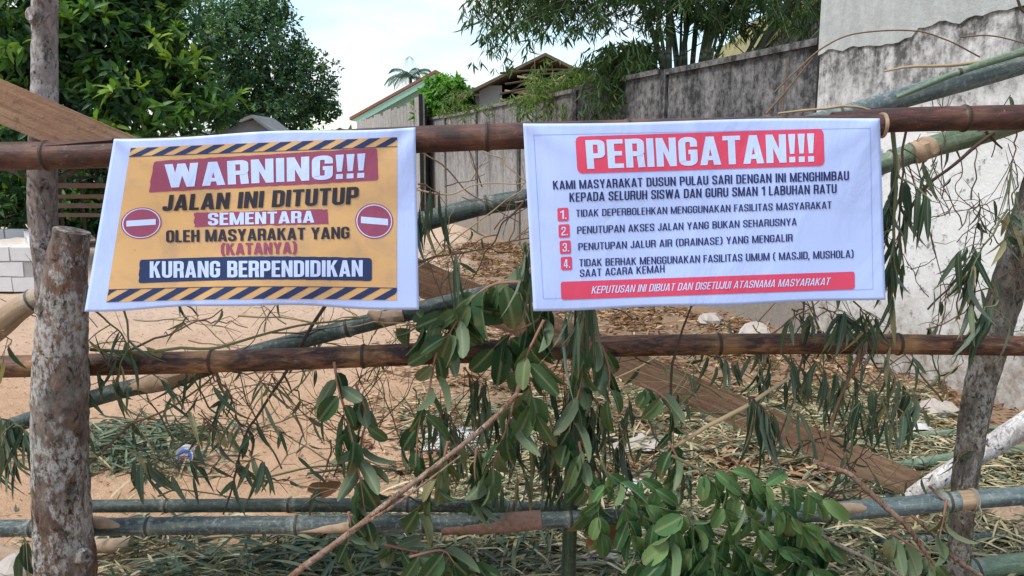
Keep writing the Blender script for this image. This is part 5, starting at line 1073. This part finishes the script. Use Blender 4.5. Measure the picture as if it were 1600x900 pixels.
V_('broad leaves at the bottom edge under the peeled rail', [(640, 870), (690, 860), (710, 880)], 2.02, 10, 52, 32, droop=.7, spread=.8, rb=.4)
V_('vine strand of yellowish leaves hanging left of the bright foliage', [(905, 690), (912, 730), (920, 770), (935, 810)], 2.02, 13, 50, 23, droop=1.2, spread=.5, rb=.7)
V_('hanging olive strand at the left side of the bright foliage', [(1045, 690), (1060, 720), (1068, 760)], 2.02, 8, 46, 22, droop=1.2, spread=.45, rb=.65)
V_('pale wilted leaves at the bottom right below the crooked twig', [(1390, 830), (1420, 850), (1450, 870), (1470, 890)], 2.04, 11, 54, 26, droop=1, spread=.6, rb=.8)
V_('wilted leaf strand in the bottom right corner beside the post', [(1480, 780), (1474, 810), (1468, 840)], 2.02, 5, 46, 20, droop=1.3, spread=.4, rb=.8)

# bright pinnate branches
def pinnate(label, stem, fronds, Y, ln=40, wd=20, rb=.45, lm='leaf_bright'):
    p = smooth_path(path3(stem, Y), 24); m = MB(); m.tube(p, np.linspace(.0045, .0018, 24), 7)
    o = tag(m.build('leafy_branch', M['twig_olive'], origin=p[0]), label, 'leafy branch')
    for fr_ in fronds:
        q = smooth_path(path3(fr_, Y - .01), 20); n = max(3, int(np.linalg.norm(q[-1] - q[0]) / px(19))); f_ = MB(); f_.tube(q, np.linspace(.0016, .0009, 20), 5)
        so_ = f_.build('rachis', M['twig_olive'], o); ts = np.linspace(.12, 1, n); b0 = along(q, ts); tg = along(np.gradient(q, axis=0), ts); tg /= np.linalg.norm(tg, axis=1)[:, None]
        sd_ = np.cross(tg, [0, -1, 0]); sd_ /= np.linalg.norm(sd_, axis=1)[:, None] + 1e-6; gs = []
        for s_ in (-1, 1):
            d = sd_ * s_ * .62 + tg * .45 + np.array([0, 0, -.75]) + rng.normal(0, .17, (n, 3)); nn = np.array([0.1 * s_, -.75, .6]) + rng.normal(0, .42, (n, 3))
            gs.append((OVAL if s_ > 0 else OVALC, b0 + rng.normal(0, .001, (n, 3)), d, nn, px(ln) * rng.uniform(.75, 1.15, n), px(wd) * rng.uniform(.8, 1.15, n), np.clip(rng.normal(rb, .32, n), 0, 1)))
        gs.append((OVAL, b0[-1:], tg[-1:] + [0, 0, -.4], np.array([[0, -.8, .5]]), np.array([px(ln)]), np.array([px(wd)]), np.array([rb])))
        leaf_mesh('leaflets', M[lm], gs, so_)
    return o
pinnate('bright green branch of paired oval leaflets before the lower end of the plank', [(1050, 712), (1110, 742), (1180, 778), (1275, 806)],
        [[(1095, 735), (1120, 770), (1140, 815)], [(1125, 748), (1160, 785), (1185, 828)], [(1165, 768), (1215, 790), (1255, 822)], [(1185, 758), (1235, 762), (1285, 782)], [(1110, 738), (1140, 736), (1172, 748)]], 1.98, 50, 21, .65)
pinnate('bright green branch of oval leaflets spreading at the bottom below the lower rail', [(960, 770), (1020, 815), (1100, 840), (1200, 850)],
        [[(975, 780), (985, 830), (1000, 880)], [(1015, 808), (1040, 850), (1055, 895)], [(1060, 830), (1100, 850), (1130, 885)], [(1120, 838), (1160, 860), (1190, 900)], [(1180, 848), (1230, 862), (1270, 890)], [(1000, 790), (1040, 795), (1085, 815)]], 1.99, 50, 23, .4)
pinnate('bright green sprig of oval leaflets left of the bright foliage', [(940, 720), (955, 760), (965, 810)],
        [[(945, 735), (975, 760), (1005, 800)], [(950, 750), (935, 790), (940, 835)], [(990, 745), (1030, 770), (1045, 810)]], 2.0, 46, 20, .55)
pinnate('dark green sprig of oval leaflets hanging under the lower right rail', [(1200, 810), (1235, 840), (1260, 880)],
        [[(1210, 818), (1250, 835), (1290, 850)], [(1225, 835), (1235, 870), (1240, 905)], [(1245, 845), (1275, 880), (1300, 905)], [(1150, 850), (1170, 880), (1185, 910)]], 2.03, 56, 27, .25)
pinnate('dark green sprig of oval leaflets hanging before the bright foliage', [(1070, 790), (1080, 820), (1085, 860)], [[(1072, 800), (1050, 830), (1040, 870)], [(1080, 815), (1100, 850), (1105, 890)], [(1085, 850), (1075, 880), (1070, 910)]], 1.96, 58, 27, .35)

# ------------------------------------------------------------------ ground litter and bits
def on_ground(x, y): return np.array([gh(a, b) for a, b in zip(x, y)])
def wall_x(y): return 2.24 - .328 * (y - 5.8)
def litter(name, label, cat, mat, n, fx, yr, ln, wd, tm, flat=.25, hmax=.02, ydist=1.0):
    y = yr[0] + (yr[1] - yr[0]) * rng.random(int(n * 1.7)) ** ydist; lo, hi = fx(y); x = lo + (hi - lo) * rng.random(len(y))
    keep = np.array([mnoise.noise(Vector((a * 2.6, b * 2.6, len(label)))) + .5 * mnoise.noise(Vector((a * 7, b * 7, 4))) for a, b in zip(x, y)]) + rng.normal(0, .22, len(y)) > -.06; x, y = x[keep], y[keep]; n = len(x); z = on_ground(x, y) + rng.random(n) ** 2 * hmax + .004
    a = rng.uniform(0, 2 * math.pi, n); d = np.stack([np.cos(a) * 1.5, np.sin(a), rng.normal(0, flat, n)], 1); nn = np.stack([rng.normal(0, flat * 1.5, n), rng.normal(0, flat * 1.5, n), np.ones(n)], 1)
    o = leaf_mesh(name, M[mat], [(tm, np.stack([x, y, z], 1), d, nn, ln * rng.uniform(.5, 1.3, n), wd * rng.uniform(.6, 1.3, n), rng.random(n))])
    return tag(o, label, cat, kind='stuff')
litter('leaf_litter', 'brown dry leaf litter along the foot of the panel wall', 'leaf litter', 'litter_brown', 20000, lambda y: (np.maximum(-.55 - .05 * (y - 4) + rng.normal(0, .25, len(y)), -2.2), wall_x(y) - .02), (3.2, 12.5), .075, .017, LAN, .3, .03, 1.35)
litter('straw_litter', 'greenish straw and bamboo leaves strewn behind the fence', 'straw', 'litter_straw', 17000, lambda y: (-.35 + rng.normal(0, .2, len(y)) + 0 * y, np.minimum(2.35 + 0 * y, wall_x(y))), (2.25, 4.6), .15, .010, LAN, .16, .05, 1.2)
litter('green_cuttings', 'heap of cut bamboo leaves on the ground under the lower left rail', 'leaf heap', 'leaf_bamboo', 1500, lambda y: (-1.35 + rng.normal(0, .18, len(y)), .1 + 0 * y), (2.2, 2.75), .12, .015, BLADE, .35, .10)
litter('green_cuttings', 'swept pile of cut bamboo foliage on the sand right of the stump', 'leaf heap', 'leaf_bamboo', 900, lambda y: (-2.2 + rng.normal(0, .12, len(y)), -1.45 + rng.normal(0, .15, len(y))), (3.25, 3.85), .15, .014, BLADE, .3, .07)
litter('straw_litter', 'sparse straw mixed with cut leaves under the lower left rail', 'straw', 'litter_straw', 1500, lambda y: (-1.5 + rng.normal(0, .2, len(y)), .2 + 0 * y), (2.2, 2.95), .16, .008, LAN, .2, .09)
litter('crumbs', 'scattered dark crumbs and leaf bits on the bare sand', 'leaf bits', 'litter_brown', 4000, lambda y: (-4.5 + 0 * y, -.3 + 0 * y), (2.4, 9), .022, .008, QUAD, .3, .004, 1.3)
litter('green_litter', 'fresh green bamboo leaves fallen among the straw', 'fallen leaves', 'leaf_bamboo', 1500, lambda y: (-.3 + rng.normal(0, .2, len(y)), np.minimum(2.2 + 0 * y, wall_x(y))), (2.25, 4.3), .13, .014, BLADE, .25, .06, 1.2)
for i, (u, v, u2, v2, w_) in enumerate([(150, 700, 330, 665, 5), (170, 720, 300, 690, 4), (480, 740, 640, 735, 5), (420, 745, 560, 728, 4), (620, 735, 760, 722, 4), (940, 690, 1060, 682, 4), (720, 860, 940, 838, 7), (560, 860, 760, 850, 6), (880, 848, 1000, 880, 6), (1130, 760, 1300, 705, 5), (240, 858, 420, 838, 6), (330, 880, 520, 850, 5), (960, 660, 1110, 640, 4), (1380, 660, 1470, 640, 4), (1350, 850, 1480, 835, 6), (1540, 850, 1600, 820, 6)]):
    a, b = G(u, v, .03), G(u2, v2, .02); m = MB(); m.tube(smooth_path([a, (a + b) / 2 + [0, 0, .02], b], 10), w_ * .5 * a[1] / FPX, 6)
    tag(m.build('fallen_stick', M[('twig_olive', 'twig_straw', 'bamboo_stem')[i % 3]]), 'thin cut bamboo stick lying on the ground behind the fence', 'stick', 'cut sticks lying on the ground')
# crushed bottle cap / cup lid with blue print
c = G(290, 722, .02); cup = empty('crushed_cup', c, 'small white crushed cup with round blue and red print on the sand', 'cup')
def disc(name, r, yo, mat, rx=1.0, dx=0, dz=0):
    m = MB(); m.tube([c + [dx, yo, .03 + dz], c + [dx, yo - .004, .031 + dz]], r, 20); return m.build(name, M[mat], cup)
m = MB(); m.tube([c + [-.012, .06, .032], c + [-.006, .03, .033], c + [0, .002, .033]], [.028, .034, .040], 16, rough=.12, rf=40); m.build('cup_body', M['white_plastic'], cup)
disc('lid', .038, -.002, 'white_plastic'); disc('blue_print', .030, -.006, 'blue_plastic'); 
m = MB(); m.box(c + [.0, -.0125, .024], (.034, .004, .010)); m.build('red_print', M['red_plastic'], cup, smooth=False)
m = MB(); m.box(c + [.0, -.0125, .038], (.036, .004, .009)); m.build('pale_print', M['white_plastic'], cup, smooth=False)
def crumple(label, u, v, sx, sy, hz, mat='white_plastic', seed=0, name='plastic_bag', cat='plastic bag'):
    c = G(u, v, 0); n_ = 16; m = MB(); vs = []
    for j in range(n_ + 1):
        for i in range(n_ + 1):
            a, b = i / n_ * 2 - 1, j / n_ * 2 - 1; rr = max(0, 1 - (a * a + b * b) * .55)
            vs.append(c + [a * sx * (1 + .25 * mnoise.noise(Vector((a * 2, b * 2, seed)))), b * sy, .012 + hz * rr * (.6 + .9 * abs(mnoise.noise(Vector((a * 3, b * 3, seed + 5)))))])
    m.add(vs, [(j * (n_ + 1) + i, j * (n_ + 1) + i + 1, (j + 1) * (n_ + 1) + i + 1, (j + 1) * (n_ + 1) + i) for j in range(n_) for i in range(n_)])
    return tag(m.build(name, M[mat], origin=c), label, cat)
crumple('crumpled white plastic bag lying on the sand behind the vine at centre', 715, 690, .15, .15, .03, seed=1)
crumple('crumpled white plastic bag on the litter near the right post', 1425, 668, .07, .09, .03, seed=8)
crumple('small white plastic scrap among the straw before the plank', 1000, 768, .10, .07, .03, seed=4)
crumple('greyish plastic scrap on the litter right of the upright stem', 1000, 700, .13, .10, .04, 'stone', seed=14)
crumple('crumpled tan paper scrap on the litter at the right edge under the rail', 1588, 822, .07, .10, .08, 'sheath', seed=21, name='paper_scrap', cat='paper scrap')
# big brown dead leaves
def dead(label, u, v, Y, ln, wd, d, nn):
    o = leaf_mesh('dead_leaf', M['dead_leaf'], [(OVALC, np.array([P(u, v, Y)]), np.array([d]), np.array([nn]), np.array([px(ln)]), np.array([px(wd)]), np.array([.5]))]); tag(o, label, 'dead leaf')
dead('large curled brown dead leaf under the lower rail left of the bright foliage', 915, 852, 2.12, 75, 36, (1, 0, .35), (0, -.9, .5))
dead('small brown dead leaf lying behind the lower left rail', 480, 765, 2.3, 45, 22, (1, .1, .1), (0, -.8, .5))
dead('rust brown dead leaf at the end of the lower left rail gap', 495, 772, 2.25, 42, 26, (.9, 0, .45), (.2, -.9, .4))
for i, (u, v, r, lab) in enumerate([(1110, 500, .10, 'pale rubble lump at the wall foot behind the banner lower edge'), (1180, 520, .13, 'grey rubble lump at the wall foot right of the pale one'), (1465, 640, .09, 'stone at the wall foot left of the leaning post'), (30, 885, .07, 'stone at the bottom left corner')]):
    c = G(u, v, r * .35); m = MB(); vs, fs = [], []; n_, k_ = 12, 7
    for j in range(k_ + 1):
        for i2 in range(n_):
            th, ph = i2 / n_ * 6.2832, j / k_ * math.pi; q = np.array([math.cos(th) * math.sin(ph), math.sin(th) * math.sin(ph), .6 * math.cos(ph)]); vs.append(c + q * r * (1 + .35 * mnoise.noise(Vector(q * 2.2 + i * 7))))
    for j in range(k_):
        for i2 in range(n_): fs.append((j * n_ + i2, (j + 1) * n_ + i2, (j + 1) * n_ + (i2 + 1) % n_, j * n_ + (i2 + 1) % n_))
    m.add(vs, fs); tag(m.build('stone', M['stone'], smooth=False), lab, 'stone')
# ties
for lab, u, v, Y, r in (('thin string tied round the middle rail right of the white banner', 1344, 538, 2.1, 19), ('thin string tied round the lower right rail at its tan node', 1520, 781, 2.08, 18)):
    c = P(u, v, Y); rr = r * Y / FPX; m = MB()
    for k_ in range(3):
        th = np.linspace(0, 2 * math.pi, 21); m.tube(np.stack([c[0] + .004 * (k_ - 1) + 0 * th, c[1] + rr * np.cos(th), c[2] + rr * np.sin(th)], 1), .0016, 5, cap=False)
    m.tube(smooth_path([c + [0, -rr, 0], c + [.004, -rr - .01, -.03], c + [-.006, -rr, -.07]], 8), .0015, 5); tag(m.build('tie_string', M['string']), lab, 'string')
